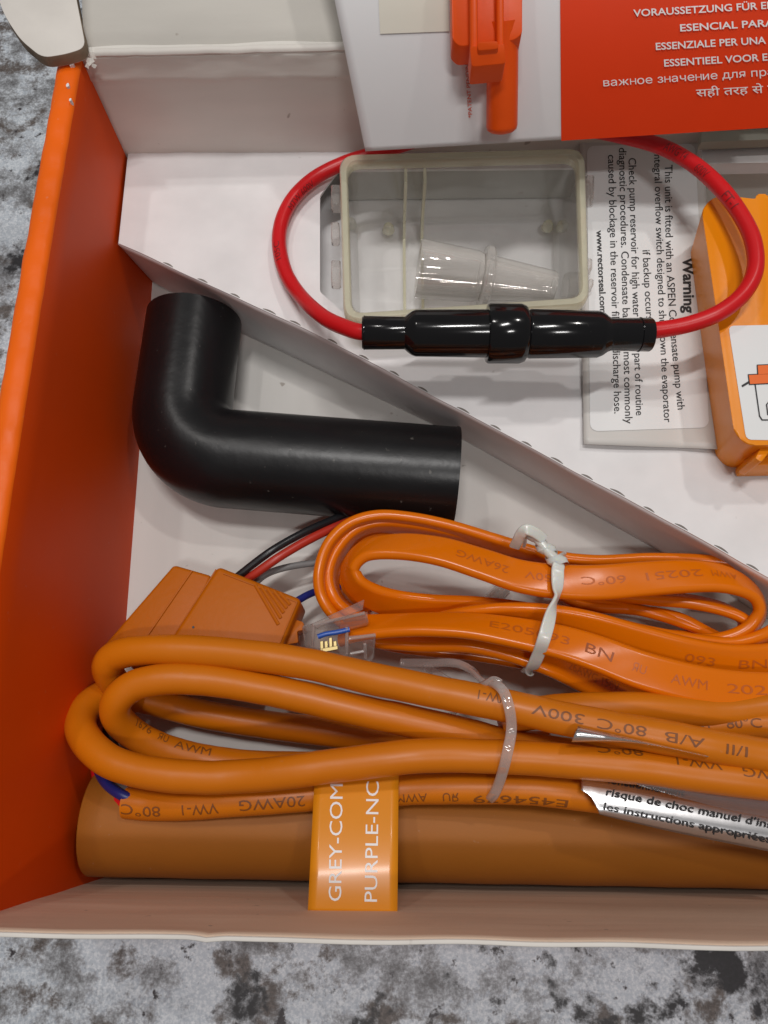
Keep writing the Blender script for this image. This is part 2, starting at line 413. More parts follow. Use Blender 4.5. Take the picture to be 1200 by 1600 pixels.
# ================================================================== THE SETTING
zc = -.35
o = mobj('countertop', [(-60, -40, zc), (60, -40, zc), (60, 70, zc), (-60, 70, zc), (-60, -40, zc-3), (60, -40, zc-3), (60, 70, zc-3), (-60, 70, zc-3)],
         [(0, 1, 2, 3), (7, 6, 5, 4), (0, 4, 5, 1), (1, 5, 6, 2), (2, 6, 7, 3), (3, 7, 4, 0)], M['granite'], smooth=False)
o['kind'] = 'structure'
# ================================================================== THE BOX
H, T = 4.5, 2.15
YF, YB, XR = -2.05, 12.0, 11.0
box = thing('cardboard_box', 'open orange and white cardboard box holding all the parts', 'box', (0, 5, zc))
slab_v = [(-5.6, YF-.0, 0), (XR, YF-.1, 0), (XR, YB+.3, 0), (-5.6, YB+.3, 0), (-5.6, YF-.0, zc+.02), (XR, YF-.1, zc+.02), (XR, YB+.3, zc+.02), (-5.6, YB+.3, zc+.02)]
mobj('floor_panel', slab_v, [(0, 1, 2, 3), (7, 6, 5, 4), (0, 4, 5, 1), (1, 5, 6, 2), (2, 6, 7, 3), (3, 7, 4, 0)], M['floor'], box, smooth=False)
# left wall: swept section with a rounded, dented rim
def leftx(y, z):
    k = (y-YF)/(YB-YF); xb = -4.93-.37*k; xt = -5.38-.03*k
    bow = -.05*math.sin(math.pi*k)*z/H
    return xb+(xt-xb)*(z/H)+bow
ny = 150; sec = []; V = []; Fc = []
for i in range(ny+1):
    y = YF-.04+(YB-YF+.0)*i/ny; k = i/ny
    ht = H-.02+.012*noise.noise(Vector((y*3, 0, 1)))
    wd = .42+.02*noise.noise(Vector((y*2, 5, 1)))
    row = [(leftx(y, z), z) for z in (-.3, 0, .8, 1.6, 2.4, 3.2, 3.9)]
    xi = leftx(y, ht)
    dent = .006*math.sin(y*11.0)+.010*noise.noise(Vector((y*5, 2, 3)))
    for a in range(0, 7):
        an = math.pi*a/6
        row.append((xi-wd/2+wd/2*math.cos(an), ht-.10+(.10+dent*math.sin(an))*math.sin(an)))
    row += [(xi-wd, 3), (xi-wd+.05, -.33)]
    V += [Vector((x, y, z)) for x, z in row]; n = len(row)
for i in range(ny):
    for j in range(n-1): Fc.append((i*n+j, i*n+j+1, (i+1)*n+j+1, (i+1)*n+j))
Fc += [tuple(range(n)), tuple(ny*n+j for j in reversed(range(n)))]
lw = mobj('side_wall', V, Fc, M['orange_board'], box, label='orange printed side wall of the box')
lw.data.materials.append(M['rim'])
for p in lw.data.polygons:
    c = p.center*100+ORG[box.name]
    if c.z > H-.14 and abs(p.normal.z) > .05: p.material_index = 1
# small chips of worn print on the rim and wall
for (px, py, z, s_) in ((106, 133, H, .03), (110, 156, H, .022), (112, 100, H, .035)):
    c = at(px, py, H+.0); V = []; m_ = 9
    for i in range(m_):
        a = 2*math.pi*i/m_; r = s_*(.7+.6*random.random()); V.append(Vector((c.x+r*math.cos(a), c.y+r*1.4*math.sin(a), H+.012)))
    V += [v-Vector((0, 0, .12)) for v in V]
    mobj('worn_chip', V, [tuple(range(m_))]+[(i, (i+1) % m_, m_+(i+1) % m_, m_+i) for i in range(m_)], M['white'], box)
# back wall with its crease, the rolled fold and the lid
def backwall(u, v):
    x = -5.42+(XR+5.42)*u
    prof = [(0, 12.0, -.02), (.55, 12.0, 3.90), (.60, 11.96, 3.99), (.75, 11.99, 4.28), (.84, 12.0, 4.40), (.92, 12.06, 4.46), (1, 12.3, 4.44)]
    for (a, y0, z0), (b_, y1, z1) in zip(prof, prof[1:]):
        if v <= b_+1e-6:
            t_ = (v-a)/(b_-a); y, z = y0+(y1-y0)*t_, z0+(z1-z0)*t_; break
    wob = .03*noise.noise(Vector((x*1.1, z*2, 0)))+.012*noise.noise(Vector((x*5, z*5, 2)))
    return Vector((x, y+wob+.03*(x+5.3)*v, z+.03*noise.noise(Vector((x*.8, 3, 1)))*v))
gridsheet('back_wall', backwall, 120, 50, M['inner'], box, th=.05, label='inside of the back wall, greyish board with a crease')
def lid(u, v):
    x = -5.35-.35*v+(XR+6)*u
    y = 12.16+.03*(x+5.3)+5.5*v; z = 4.44+1.1*v+.05*math.sin(v*9)+.02*noise.noise(Vector((x*1.2, y*2, 4)))
    if v < .03: z -= .10*(1-v/.03)
    return Vector((x, y, z))
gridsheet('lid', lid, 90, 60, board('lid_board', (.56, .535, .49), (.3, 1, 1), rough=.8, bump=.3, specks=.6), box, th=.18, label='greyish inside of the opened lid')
# the fold is a bright rubbed ridge
C = [Vector((-5.15+i*.18, 12.04+.0054*i+.012*noise.noise(Vector((i*.9, 0, 0))), 4.47+.02*noise.noise(Vector((i*.4, 0, 5))))) for i in range(90)]
V, Fc = sweep(C, circ(.075, 10, .8)); mobj('fold', V, Fc, M['flapboard'], box)
# rounded side flap of the lid at upper left
fl = roundpoly([(-60, -60), (108, -60), (134, 74), (104, 84), (66, 90), (32, 62), (8, 26), (-6, -10), (-60, -50)], 14, 5)
ft = [at(p[0], p[1], 4.74) for p in fl]; fb = [v-Vector((0, 0, .22)) for v in ft]
V, F_ = prism_data(ft, fb)
cf = bevelled('corner_flap', V, F_, M['inner'], box, .05, 2, label='pale rounded corner flap of the lid')
cf.data.materials.clear(); cf.data.materials.append(M['flapboard']); cf.data.materials.append(M['cut'])
for p in cf.data.polygons:
    if abs(p.normal.z) < .3: p.material_index = 1
# ragged torn paper at the corner where lid, wall and rim meet
for i, (px, py, r) in enumerate(((142, 97, .06), (147, 105, .045), (139, 105, .05))):
    c = at(px, py, 4.45); V = []
    for q in range(8):
        a = q*math.pi/4; V.append(c+Vector((r*math.cos(a)*(.6+random.random()), r*math.sin(a)*(.6+random.random()), random.random()*.06)))
    V.append(c+Vector((0, 0, .08))); mobj('torn_paper', V, [(q, (q+1) % 8, 8) for q in range(8)], M['flapboard'], box, smooth=False)
# front wall, tan inside, thin pale top edge with a bump
def frontwall(u, v):
    x = -5.3+(XR+5.3)*u
    z = -.02+(H+.02-.04)*v
    lean = -.02*v
    notch = .05*math.exp(-((x+2.15)/.12)**2)
    y = YF+.10-.014*(x+5.3)+lean+.03*noise.noise(Vector((x*.7, z, 0)))*v-.3*notch*v*v
    return Vector((x, y, z+notch*v**6+.03*noise.noise(Vector((x*.9, 0, 9)))*v**4))
gridsheet('front_wall', frontwall, 140, 24, M['tan'], box, th=.03, label='tan inside of the front wall')
C = []
for i in range(141):
    p = frontwall(i/140, 1.0); C.append(Vector((p.x, p.y-.03, p.z+.01+.008*noise.noise(Vector((i*.8, 1, 1))))))
V, Fc = sweep(C, circ(.03, 8, .8)); mobj('front_edge', V, Fc, M['flapboard'], box)
V = []
for x in (-5.3, XR):
    yy = YF+.02-.014*(x+5.3)
    for (y, z) in ((yy, H-.6), (yy-.03, H-.6), (yy-.03, zc+.02), (yy, zc+.02)): V.append((x, y, z))
mobj('front_outer_wall', V, [(0, 1, 5, 4), (1, 2, 6, 5), (2, 3, 7, 6), (0, 3, 2, 1), (4, 5, 6, 7)], M['orange_board'], box, smooth=False)

# ================================================================== THE WHITE INSERT
ins = thing('cardboard_insert', 'white folded card platform with cut-outs in the back half of the box', 'insert', (1, 8, 0))
edge_px = [(185, 380), (230, 400), (270, 419), (341, 452), (420, 488), (503, 527), (600, 577), (690, 626), (790, 678), (885, 730), (980, 780), (1080, 834), (1175, 888), (1300, 960)]
edge = crom([tuple(map(float, e)) for e in edge_px], 6)
edge = [(x, y+.4*math.sin(x*.05)) for x, y in edge]
hole1 = roundpoly([(500, 306), (514, 286), (530, 266), (906, 262), (908, 478), (545, 496), (500, 456)], 4, 2)
hole2 = roundpoly([(1040, 262), (1300, 255), (1310, 640), (1140, 640), (1085, 560)], 4, 2)
outer = edge+[(1400, 960), (1400, 205), (1300, 207)]+[(1200-i*40, 214+i*1.02) for i in range(25)]+[(200, 240)]
sheet('top_panel', outer, T, M['white'], ins, th=.06, holes=(hole1, hole2))
bot_px = [(240, 440), (262, 452), (300, 473), (367, 514), (450, 553), (520, 587), (610, 630), (720, 684), (820, 740), (920, 798), (1030, 860), (1120, 915), (1200, 966), (1310, 1030)]
bot = crom([tuple(map(float, e)) for e in bot_px], 6)
nE = len(edge)
def front_fold(u, v):
    i = u*(nE-1); a = int(min(i, nE-2)); t_ = i-a
    ex = edge[a][0]*(1-t_)+edge[a+1][0]*t_; ey = edge[a][1]*(1-t_)+edge[a+1][1]*t_
    j = u*(len(bot)-1); b_ = int(min(j, len(bot)-2)); t2 = j-b_
    bx = bot[b_][0]*(1-t2)+bot[b_+1][0]*t2; by = bot[b_][1]*(1-t2)+bot[b_+1][1]*t2
    P, Q = at(ex, ey, T-.03), at(bx, by, .01)
    p = P.lerp(Q, v); p += Vector((-.04, -.09, 0))*math.sin(math.pi*v)*noise.noise(Vector((u*7, 0, 0)))
    return p
gridsheet('front_fold', front_fold, 110, 10, M['white'], ins, th=.04, label='greyish diagonal side of the insert dropping to the box floor')
# perforation slits along the fold
for k in range(19):
    px = 262+k*50.5
    if px > 1180: break
    i = min(range(nE), key=lambda q: abs(edge[q][0]-px)); c = at(*edge[i], T); d = (at(*edge[i+1], T)-c).normalized(); nrm = Vector((d.y, -d.x, 0))
    L_ = .10+.045*random.random(); V = []
    for q in range(7):
        s_ = -L_+2*L_*q/6; wq = .013*(1-(s_/L_)**2)+.005
        for sg in (-1, 1): V.append(c+d*s_-nrm*(.022+.014*(1-(s_/L_)**2)+sg*wq)+Vector((0, 0, .004)))
    F_ = [(2*q, 2*q+2, 2*q+3, 2*q+1) for q in range(6)]
    raw('perforation_slit', V, F_, M['dashes'], ins)
# walls of the pocket that holds the reservoir
def pocket(p, q, zb, nm='pocket_wall'):
    a, b_ = at(p[0], p[1], T-.07), at(q[0], q[1], T-.07)
    dr = Vector((b_.y-a.y, a.x-b_.x, 0)).normalized()*.05
    V = [a, b_, Vector((b_.x, b_.y, zb)), Vector((a.x, a.y, zb))]; V += [v-dr for v in V]
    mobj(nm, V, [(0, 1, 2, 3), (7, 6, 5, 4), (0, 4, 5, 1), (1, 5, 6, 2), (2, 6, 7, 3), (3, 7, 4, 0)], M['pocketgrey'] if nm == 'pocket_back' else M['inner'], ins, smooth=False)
sheet('added_pocket_floor', [(485, 250), (935, 245), (940, 520), (480, 525)], 1.12, M['white'], ins, th=.05)  # raised white sheet, added to lighten what shows through the reservoir
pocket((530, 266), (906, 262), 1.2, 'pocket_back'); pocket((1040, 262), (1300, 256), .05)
sheet('side_strip', [(1096, 206), (1300, 196), (1300, 214), (1096, 222)], 2.9, plastic('greenish_board', (.42, .42, .36), .7, .1), ins, th=.2)
sheet('side_ledge', [(1096, 224), (1300, 216), (1300, 252), (1096, 256)], 2.6, M['white'], ins, th=.3)

# ================================================================== CLEAR RESERVOIR
res = thing('clear_reservoir', 'rectangular clear plastic tray sunk in the white insert with an adapter inside', 'container', at(720, 370, .1))
ro = [(530, 243), (914, 233), (921, 478), (537, 503)]
ZR, ZB = 3.0, 1.35
def shell(px4, inset_px, ztop, zbot, taper, r0):
    c = Vector((sum(p[0] for p in px4)/4, sum(p[1] for p in px4)/4))
    P = [(p[0]+(inset_px if p[0] < c.x else -inset_px), p[1]+(inset_px if p[1] < c.y else -inset_px)) for p in px4]
    R_ = roundpoly(P, r0, 6); top = [at(p[0], p[1], ztop) for p in R_]
    ce = sum(top, Vector())/len(top); bt = []
    for v in top:
        q = ce+(v-ce)*taper; bt.append(Vector((q.x, q.y, zbot)))
    return top, bt
ot, ob = shell(ro, 3, ZR-.05, ZB-.08, .95, 24); it, ib = shell(ro, 14, ZR-.02, ZB, .945, 20)
n = len(ot)
V = ot+ob; F_ = [(i, (i+1) % n, n+(i+1) % n, n+i) for i in range(n)]+[tuple(range(n, 2*n))]
mobj('body', V, F_, M['clear'], res)
V = it+ib; F_ = [(i, (i+1) % n, n+(i+1) % n, n+i) for i in range(n)]
mobj('inner_wall', V, F_, M['clear'], res)
# rim bead
r1, _ = shell(ro, 0, ZR, 0, 1, 26); r2, _ = shell(ro, 13, ZR, 0, 1, 20)
r1b = [v-Vector((0, 0, .16)) for v in r1]; r2b = [v-Vector((0, 0, .16)) for v in r2]
r1m = [v.lerp(w_, .2)+Vector((0, 0, .05)) for v, w_ in zip(r1, r2)]; r2m = [v.lerp(w_, .8)+Vector((0, 0, .05)) for v, w_ in zip(r1, r2)]
rings = [r1b, r1, r1m, r2m, r2, r2b]; V = [v for r_ in rings for v in r_]
F_ = [(k*n+i, k*n+(i+1) % n, ((k+1) % 6)*n+(i+1) % n, ((k+1) % 6)*n+i) for k in range(6) for i in range(n)]
rim_m = clear('milky_rim_plastic', (.97, .96, .87), .34, (.84, .81, .63), .18, .85)
mobj('rim', V, F_, rim_m, res)
# ribs on the back wall that run on along the floor
for x0 in (634, 664):
    a = at(x0, 263, ZR-.08); V = []
    pts = [(a.y, ZR-.08), (a.y-.30, ZR-.12), (a.y-.34, ZB+.45), (a.y-.55, ZB+.16), (a.y-1.2, ZB+.08), (a.y-2.45, ZB+.08), (a.y-2.45, ZB+.01), (a.y-.1, ZB+.01)]
    for s_ in (-.03, .03):
        for (y, z) in pts: V.append(Vector((a.x+s_, y, z)))
    m_ = len(pts); F_ = [tuple(range(m_)), tuple(range(2*m_-1, m_-1, -1))]+[(i, m_+i, m_+(i+1) % m_, (i+1) % m_) for i in range(m_)]
    mobj('rib', V, F_, rim_m, res, smooth=False)
# clip lugs outside
for (x0, y0, x1, y1) in ((517, 287, 532, 320), (517, 405, 532, 440), (916, 272, 929, 309), (918, 402, 926, 420), (920, 434, 928, 446), (517, 345, 530, 372)):
    slab('lug', [(x0, y0), (x1, y0), (x1, y1), (x0, y1)], ZR-.35, ZR-.62, M['clearplug'], res, .03, 1)
# moulded round pegs on its floor
for (px, py) in ((607, 360), (855, 356), (878, 356), (548, 352)):
    c = at(px, py, ZB); C = [c, c+Vector((0, 0, .05)), c+Vector((0, 0, .16)), c+Vector((0, 0, .19))]
    V, Fc = sweep([c+Vector((0, 0, .001*i))for i in range(2)], circ(.1)); V = []; Fc = []
    for k, (h_, r_) in enumerate(((0, .13), (.12, .11), (.18, .07), (.19, .0001))):
        V += [c+Vector((r_*math.cos(a*math.pi/8), r_*math.sin(a*math.pi/8), h_)) for a in range(16)]
    for k in range(3): Fc += [(k*16+a, k*16+(a+1) % 16, (k+1)*16+(a+1) % 16, (k+1)*16+a) for a in range(16)]
    mobj('peg', V, Fc, rim_m, res)
# ---- adapter
A0, A1 = at(653, 420, ZB+.62), at(866, 448, ZB+.40)
ad = thing('hose_adapter', 'clear tapered hose adapter with a raised collar lying in the reservoir', 'adapter', (A0+A1)/2-Vector((0, 0, .4)))
def lathe(a, b_, prof, n=32):
    t_ = (b_-a).normalized(); L_ = (b_-a).length; s_ = t_.cross(Vector((0, 0, 1))).normalized(); u_ = s_.cross(t_); V = []; Fc = []
    for (x, r) in prof:
        for k in range(n):
            an = 2*math.pi*k/n; V.append(a+t_*(x*L_)+(s_*math.cos(an)+u_*math.sin(an))*r)
    for i in range(len(prof)-1):
        for k in range(n): Fc.append((i*n+k, i*n+(k+1) % n, (i+1)*n+(k+1) % n, (i+1)*n+k))
    return V, Fc
V, Fc = lathe(A0, A1, [(0, .49), (0, .57), (.02, .58), (.42, .50), (.455, .46), (.46, .40), (.46, .36)]); mobj('wide_tube', V, Fc, M['clear2'], ad)
V, Fc = lathe(A0, A1, [(0.0, .49), (.44, .43), (.52, .36), (1, .22)]); mobj('bore', V, Fc, M['clear2'], ad)
V, Fc = lathe(A0, A1, [(.46, .40), (.465, .58), (.48, .62), (.515, .62), (.53, .58), (.53, .42)]); mobj('collar', V, Fc, M['clear2'], ad)
V, Fc = lathe(A0, A1, [(.53, .44), (.60, .42), (.98, .31), (1, .29), (1, .22)]); mobj('narrow_tube', V, Fc, M['clear2'], ad)

# ================================================================== FUSE HOLDER
ZF = 3.55
FA, FB = at(566, 520, ZF), at(1018, 523, ZF)
fu = thing('fuse_holder', 'black in-line fuse holder with a red wire loop lying across the clear reservoir', 'fuse holder', (FA+FB)/2-Vector((0, 0, .4)))
k_ = 1/((at(600, 520, ZF)-at(700, 520, ZF)).length/100)   # px per cm there
def rp(px): return px/k_
L_ = 1018-566
def fx(px): return (px-566)/L_
V, Fc = lathe(FA, FB, [(0, rp(12)), (0, rp(24)), (fx(569), rp(26)), (fx(632), rp(25)), (fx(638), rp(30)), (fx(644), rp(34)), (fx(650), rp(36)), (fx(762), rp(37)), (fx(762), rp(30))], 40)
mobj('left_barrel', V, Fc, M['gloss'], fu)
V, Fc = lathe(FA, FB, [(fx(760), rp(34)), (fx(761), rp(44)), (fx(764), rp(46)), (fx(812), rp(46)), (fx(820), rp(43)), (fx(824), rp(37)), (fx(826), rp(34))], 40)
mobj('collar', V, Fc, M['gloss'], fu)
V, Fc = lathe(FA, FB, [(fx(824), rp(36)), (fx(828), rp(38)), (fx(934), rp(36)), (fx(942), rp(33)), (fx(950), rp(27)), (fx(956), rp(25)), (1-.006, rp(26)), (1, rp(24)), (1, rp(12))], 40)
mobj('right_barrel', V, Fc, M['gloss'], fu)
for j in range(4):   # moulded grip lines on the necks
    for (a, b_) in ((568+j*5, 570+j*5), (998+j*5, 1000+j*5)):
        V, Fc = lathe(FA, FB, [(fx(a), rp(25)), (fx(a+.6), rp(26.8)), (fx(b_-.6), rp(26.8)), (fx(b_), rp(25))], 32)
        if j == 0: mobj('grip_ring', V, Fc, M['gloss'], fu)
wr, WC = tube('red_wire', [(600, 520, ZF), (566, 519, ZF), (540, 512, ZF-.15), (505, 495, ZF-.5), (470, 463, 2.6), (446, 425, 2.45), (436, 380, 2.4), (442, 340, 2.4), (462, 305, 2.4), (495, 276, 2.42), (540, 254, 2.5), (600, 236, 2.6),
                           (700, 205, 2.7), (800, 196, 2.8), (900, 200, 3.1), (970, 212, 3.3), (1030, 228, 3.45), (1080, 254, 3.6), (1122, 290, 3.8), (1155, 332, 3.9), (1176, 375, 3.95), (1180, 420, 3.95), (1162, 458, 3.9), (1125, 488, 3.8), (1075, 507, 3.65), (1018, 517, ZF), (980, 520, ZF)],
              .140, M['wire_red'], fu)
inkr = plastic('dark_red_ink', (.20, .01, .012), .5)
text_tube('600V', WC, .140, (1095, 262), (1112, 280), .15, inkr, fu); text_tube('FT-1', WC, .140, (1137, 305), (1152, 325), .15, inkr, fu)
text_tube('AWG 14', WC, .140, (1042, 232), (1078, 250), .15, inkr, fu, th0=.3)
text_tube('MTW 600V', WC, .140, (447, 330), (485, 285), .12, inkr, fu, th0=-.4); text_tube('105C', WC, .140, (440, 410), (437, 385), .12, inkr, fu, th0=.4)

# ================================================================== BLACK ELBOW
RE = .97
el_c = [(300, 462), (299, 520), (290, 590), (281, 640), (280, 668), (285, 690), (300, 706), (322, 714), (350, 717), (450, 725), (560, 733), (640, 739), (713, 745)]
P = pxpath([(x, y, .87) for x, y in el_c], 8); C = [Vector(p[:3]) for p in P]
el = thing('rubber_elbow', 'black rubber pipe elbow lying against the orange wall of the box', 'pipe elbow', (C[20].x, C[20].y, 0))
# a mitred bend: sweep with the section growing on the outside of the corner
E='x'
def elbow():
    a = at(304, 499, .97); c = at(277, 711, .96); b_ = at(713, 745, .96)
    d1 = (a-c).normalized(); d2 = (b_-c).normalized()
    V = []; Fc = []; n = 40; rows = []
    # centreline: straight, fillet of radius rc, straight
    rc = 1.06; ang = d1.angle(d2); tl = rc/math.tan(ang/2)
    p1, p2 = c+d1*tl, c+d2*tl
    bis = (d1+d2).normalized(); o_ = c+bis*(rc/math.sin(ang/2))
    cl = [a.lerp(p1, i/16) for i in range(16)]
    v1, v2 = (p1-o_), (p2-o_); th = v1.angle(v2); ax = v1.cross(v2).normalized()
    cl += [o_+Matrix.Rotation(th*i/24, 3, ax) @ v1 for i in range(25)]
    cl += [p2.lerp(b_, i/20) for i in range(1, 21)]
    return cl
cl = elbow()
Vo, Fo = sweep(cl, circ(RE, 44), cap=False)
n = 44; m_ = len(cl)
Vi, _ = sweep(cl, circ(RE-.13, 44), cap=False); off = len(Vo); V = Vo+Vi; Fc = list(Fo)+[tuple(off+i for i in reversed(f)) for f in Fo]
for e in (0, m_-1):
    for j in range(n): Fc.append((e*n+j, e*n+(j+1) % n, off+e*n+(j+1) % n, off+e*n+j))
mobj('pipe', V, Fc, M['black'], el)
V, Fc = sweep([cl[-1]-(cl[-1]-cl[-2]).normalized()*.06, cl[-1]-(cl[-1]-cl[-2]).normalized()*.02], circ(RE+.012, 44), cap=False); mobj('end_lip', V, Fc, M['black'], el)

# ================================================================== LEAFLET AND ORANGE PROBE
def zl(px, py): return 3.62+.05*math.sin((px-500)/260.0)+(px-570)*.0004+max(0, 236-py)*.0098-.0000085*max(0, 236-py)**2
lf = thing('leaflet', 'folded white and red instruction leaflet lying across the back of the box', 'leaflet', at(800, 100, 3.6))
def edgepts(P, m=12):
    out = []
    for (a, b_) in zip(P, P[1:]+P[:1]):
        for i in range(m): out.append((a[0]+(b_[0]-a[0])*i/m, a[1]+(b_[1]-a[1])*i/m))
    return out
def bil(Q, zf, e=0.0):
    def f(u, v):
        a = (Q[0][0]*(1-u)+Q[1][0]*u, Q[0][1]*(1-u)+Q[1][1]*u); b_ = (Q[3][0]*(1-u)+Q[2][0]*u, Q[3][1]*(1-u)+Q[2][1]*u)
        p = (a[0]*(1-v)+b_[0]*v, a[1]*(1-v)+b_[1]*v); return at(p[0], p[1], zf(*p)+e)
    return f
gridsheet('white_page', bil([(482, -200), (1400, -200), (1400, 186), (571, 236)], zl), 60, 60, M['paper'], lf, th=.03)
gridsheet('red_panel', bil([(874, -200), (1400, -200), (1400, 187), (877, 220)], zl, .022), 40, 60, M['redprint'], lf, label='red printed panel with white lettering in several languages')
gridsheet('cream_patch', bil([(585, -150), (697, -150), (702, 49), (594, 53)], zl, .021), 8, 8, M['cream'], lf)
W = M['whiteink']
def lt(s, p0, p1, h, b_=.015): text_flat(s, p0, p1, h, lambda a, c: zl(a, c)+.02, W, lf, b_, .016, cut=s[0] != 'в')
lt('VORAUSSETZUNG FÜR EINE', (990, 26), (1226, 12), 11); lt('ESENCIAL PARA LA', (1063, 49), (1240, 39), 11)
lt('ESSENZIALE PER UNA', (1025, 78), (1197, 68), 11); lt('ESSENTIEEL VOOR EEN', (1038, 104), (1222, 93), 11)
lt('важное значение для правильной', (943, 135), (1296, 112), 12, 0); lt('सही तरह से पंप', (1088, 151), (1228, 143), 12, .004)
text_flat('*PATENT PENDING', (738, 184), (732, 92), 6, lambda a, c: zl(a, c), M['redink'], lf, .01, .02, cut=True)
pr = thing('orange_probe', 'bright orange plastic clip with a round stem on the white half of the leaflet', 'clip', at(775, 100, 3.8))
def tslab(name, poly, up, dn, bev=.05, seg=2):
    top = [at(p[0], p[1], zl(*p)+up) for p in poly]; bt = [v-Vector((0, 0, up-dn)) for v in top]
    V, F_ = prism_data(top, bt); return bevelled(name, V, F_, M['probe'], pr, bev, seg)
tslab('housing', roundpoly([(704, -120), (816, -120), (816, 52), (804, 62), (718, 72), (707, 62)], 5, 3), .40, .03, .08, 3)
V, Fc = lathe(at(786, 30, zl(786, 30)+.27), at(784, 209, zl(784, 209)+.27), [(0, .25), (.5, .262), (.92, .27), (.955, .255), (.98, .20), (.995, .11), (1, .001)], 32); mobj('stem', V, Fc, M['probe'], pr)
for (a, b_) in (((733, 746), (735, 747)), ((775, 787), (777, 788))):
    tslab('clip_rail', [(a[0], -120), (a[1], -120), (b_[1], 80), (b_[0], 80)], .56, .36, .03)
tslab('clip_foot', roundpoly([(734, 72), (789, 68), (790, 99), (737, 104)], 5, 3), .60, .25, .06, 3)
tslab('clip_ridge', roundpoly([(746, 66), (778, 64), (779, 76), (747, 79)], 4, 3), .63, .40, .04, 3)

# ================================================================== WARNING LABEL
def zw(px, py): return 2.30+.05*math.sin((py-200)/85.0)+.03*math.sin((px-900)/40.0)+max(0, (px-1060))*.0012
wl = thing('warning_label', 'white warning label on its backing strip between the clear reservoir and the orange pump', 'label', at(1010, 450, 2.2))
gridsheet('backing', bil([(905, 170), (1096, 165), (1124, 702), (912, 694)], zw, 0), 24, 50, M['backing'], wl, th=.012)
Rp = roundpoly([(917, 228), (1086, 224), (1108, 668), (922, 674)], 12, 4)
def fillgrid(name, Q, zf, e, mat, parent, rpx, nu=20, nv=50):
    # grid clipped to rounded corners
    f = bil(Q, zf, e); V = []
    for j in range(nv+1):
        v = (1-math.cos(math.pi*j/nv))/2
        for i in range(nu+1):
            u = i/nu; hgt = (Vector(Q[3])-Vector(Q[0])).length; wdt = (Vector(Q[1])-Vector(Q[0])).length
            dv = min(v, 1-v)*hgt
            ins_ = (rpx-math.sqrt(max(0, rpx**2-(rpx-dv)**2)))/wdt if dv < rpx else 0
            V.append(f(ins_+(1-2*ins_)*u, v))
    F_ = [(j*(nu+1)+i, j*(nu+1)+i+1, (j+1)*(nu+1)+i+1, (j+1)*(nu+1)+i) for j in range(nv) for i in range(nu)]
    return mobj(name, V, F_, mat, parent)
fillgrid('label_face', [(917, 228), (1086, 224), (1108, 668), (922, 674)], zw, .018, M['sticker'], wl, 12)
def wt(s, p0, p1, h, b_=0.0, bow=0.0): text_flat(s, p0, p1, h, zw, M['ink'], wl, b_, .026, cut=True, bow=bow)
wt('Warning', (1067, 402), (1069, 489), 17, .03)
wt('This unit is fitted with an ASPEN Condensate pump with', (1039, 258), (1059, 640), 12, .004, -6)
wt('integral overflow switch designed to shut down the evaporator', (1022, 238), (1038, 660), 12, .004, -2)
wt('if backup occurs.', (1004, 391), (1010, 503), 12, .004)
wt('Check pump reservoir for high water level as part of routine', (982, 247), (994, 649), 12, .004)
wt('diagnostic procedures. Condensate backup is most commonly', (967, 231), (977, 662), 12, .004)
wt('caused by blockage in the reservoir filter or discharge hose.', (950, 242), (960, 646), 12, .004)
wt('www.rectorseal.com', (932, 360), (938, 489), 10, .02)

# ================================================================== ORANGE PUMP
pu = thing('orange_pump', 'orange plastic pump housing with a white picture sticker at the right edge of the insert', 'pump', at(1190, 500, 2.2))
topP = roundpoly([(1096, 325, 14), (1116, 308, 14), (1136, 305, 8), (1180, 314, 4), (1182, 303, 3), (1200, 303, 4), (1204, 314, 4), (1420, 320, 8), (1430, 690, 8), (1168, 696, 16), (1147, 676, 16)], 10, 4)
tp = [at(p[0], p[1], 3.45) for p in topP]; ce = sum(tp, Vector())/len(tp)
bt_ = [Vector((v.x+.24, v.y+.12 if v.y < ce.y else v.y-.05, 2.15)) for v in tp]
V, F_ = prism_data(tp, bt_)
bm = bmesh.new(); vs = [bm.verts.new(v) for v in V]
for f in F_: bm.faces.new([vs[i] for i in f])
bm.faces.ensure_lookup_table(); es = list(bm.faces[0].edges)
bmesh.ops.bevel(bm, geom=es, offset=.09, segments=4, profile=.6, affect='EDGES', clamp_overlap=True); bm.verts.index_update()
mobj('housing', [v.co.copy() for v in bm.verts], [[v.index for v in f.verts] for f in bm.faces], M['pump'], pu); bm.free()
slab('latch', roundpoly([(1170, 716), (1182, 698), (1196, 694), (1260, 690), (1260, 725), (1172, 727)], 4, 3), 2.75, 2.2, M['pump'], pu, .05, 2)
slab('latch_rib', roundpoly([(1180, 716), (1192, 692), (1200, 690), (1202, 706), (1190, 722)], 3, 2), 3.25, 2.6, M['pump'], pu, .04, 2)
st = fillgrid('sticker', [(1138, 509), (1330, 505), (1350, 690), (1166, 687)], lambda a, b_: 3.45, .010, M['sticker'], pu, 8, 10, 20)
def flatpoly(name, poly, z, mat, parent):
    return raw(name, [at(p[0], p[1], z) for p in poly], [tuple(range(len(poly)))], mat, parent)
zs = 3.472
for poly in ([(1170, 586), (1230, 583), (1230, 597), (1172, 600)], [(1184, 571), (1230, 569), (1230, 582), (1185, 585)]):
    c = Vector((sum(p[0] for p in poly)/4, sum(p[1] for p in poly)/4))
    flatpoly('printed_picture', [(p[0]+(1.6 if p[0] > c.x else -1.6), p[1]+(1.4 if p[1] > c.y else -1.4)) for p in poly], zs, M['ink'], pu)
    flatpoly('printed_picture', poly, zs+.006, M['orangeink'], pu)
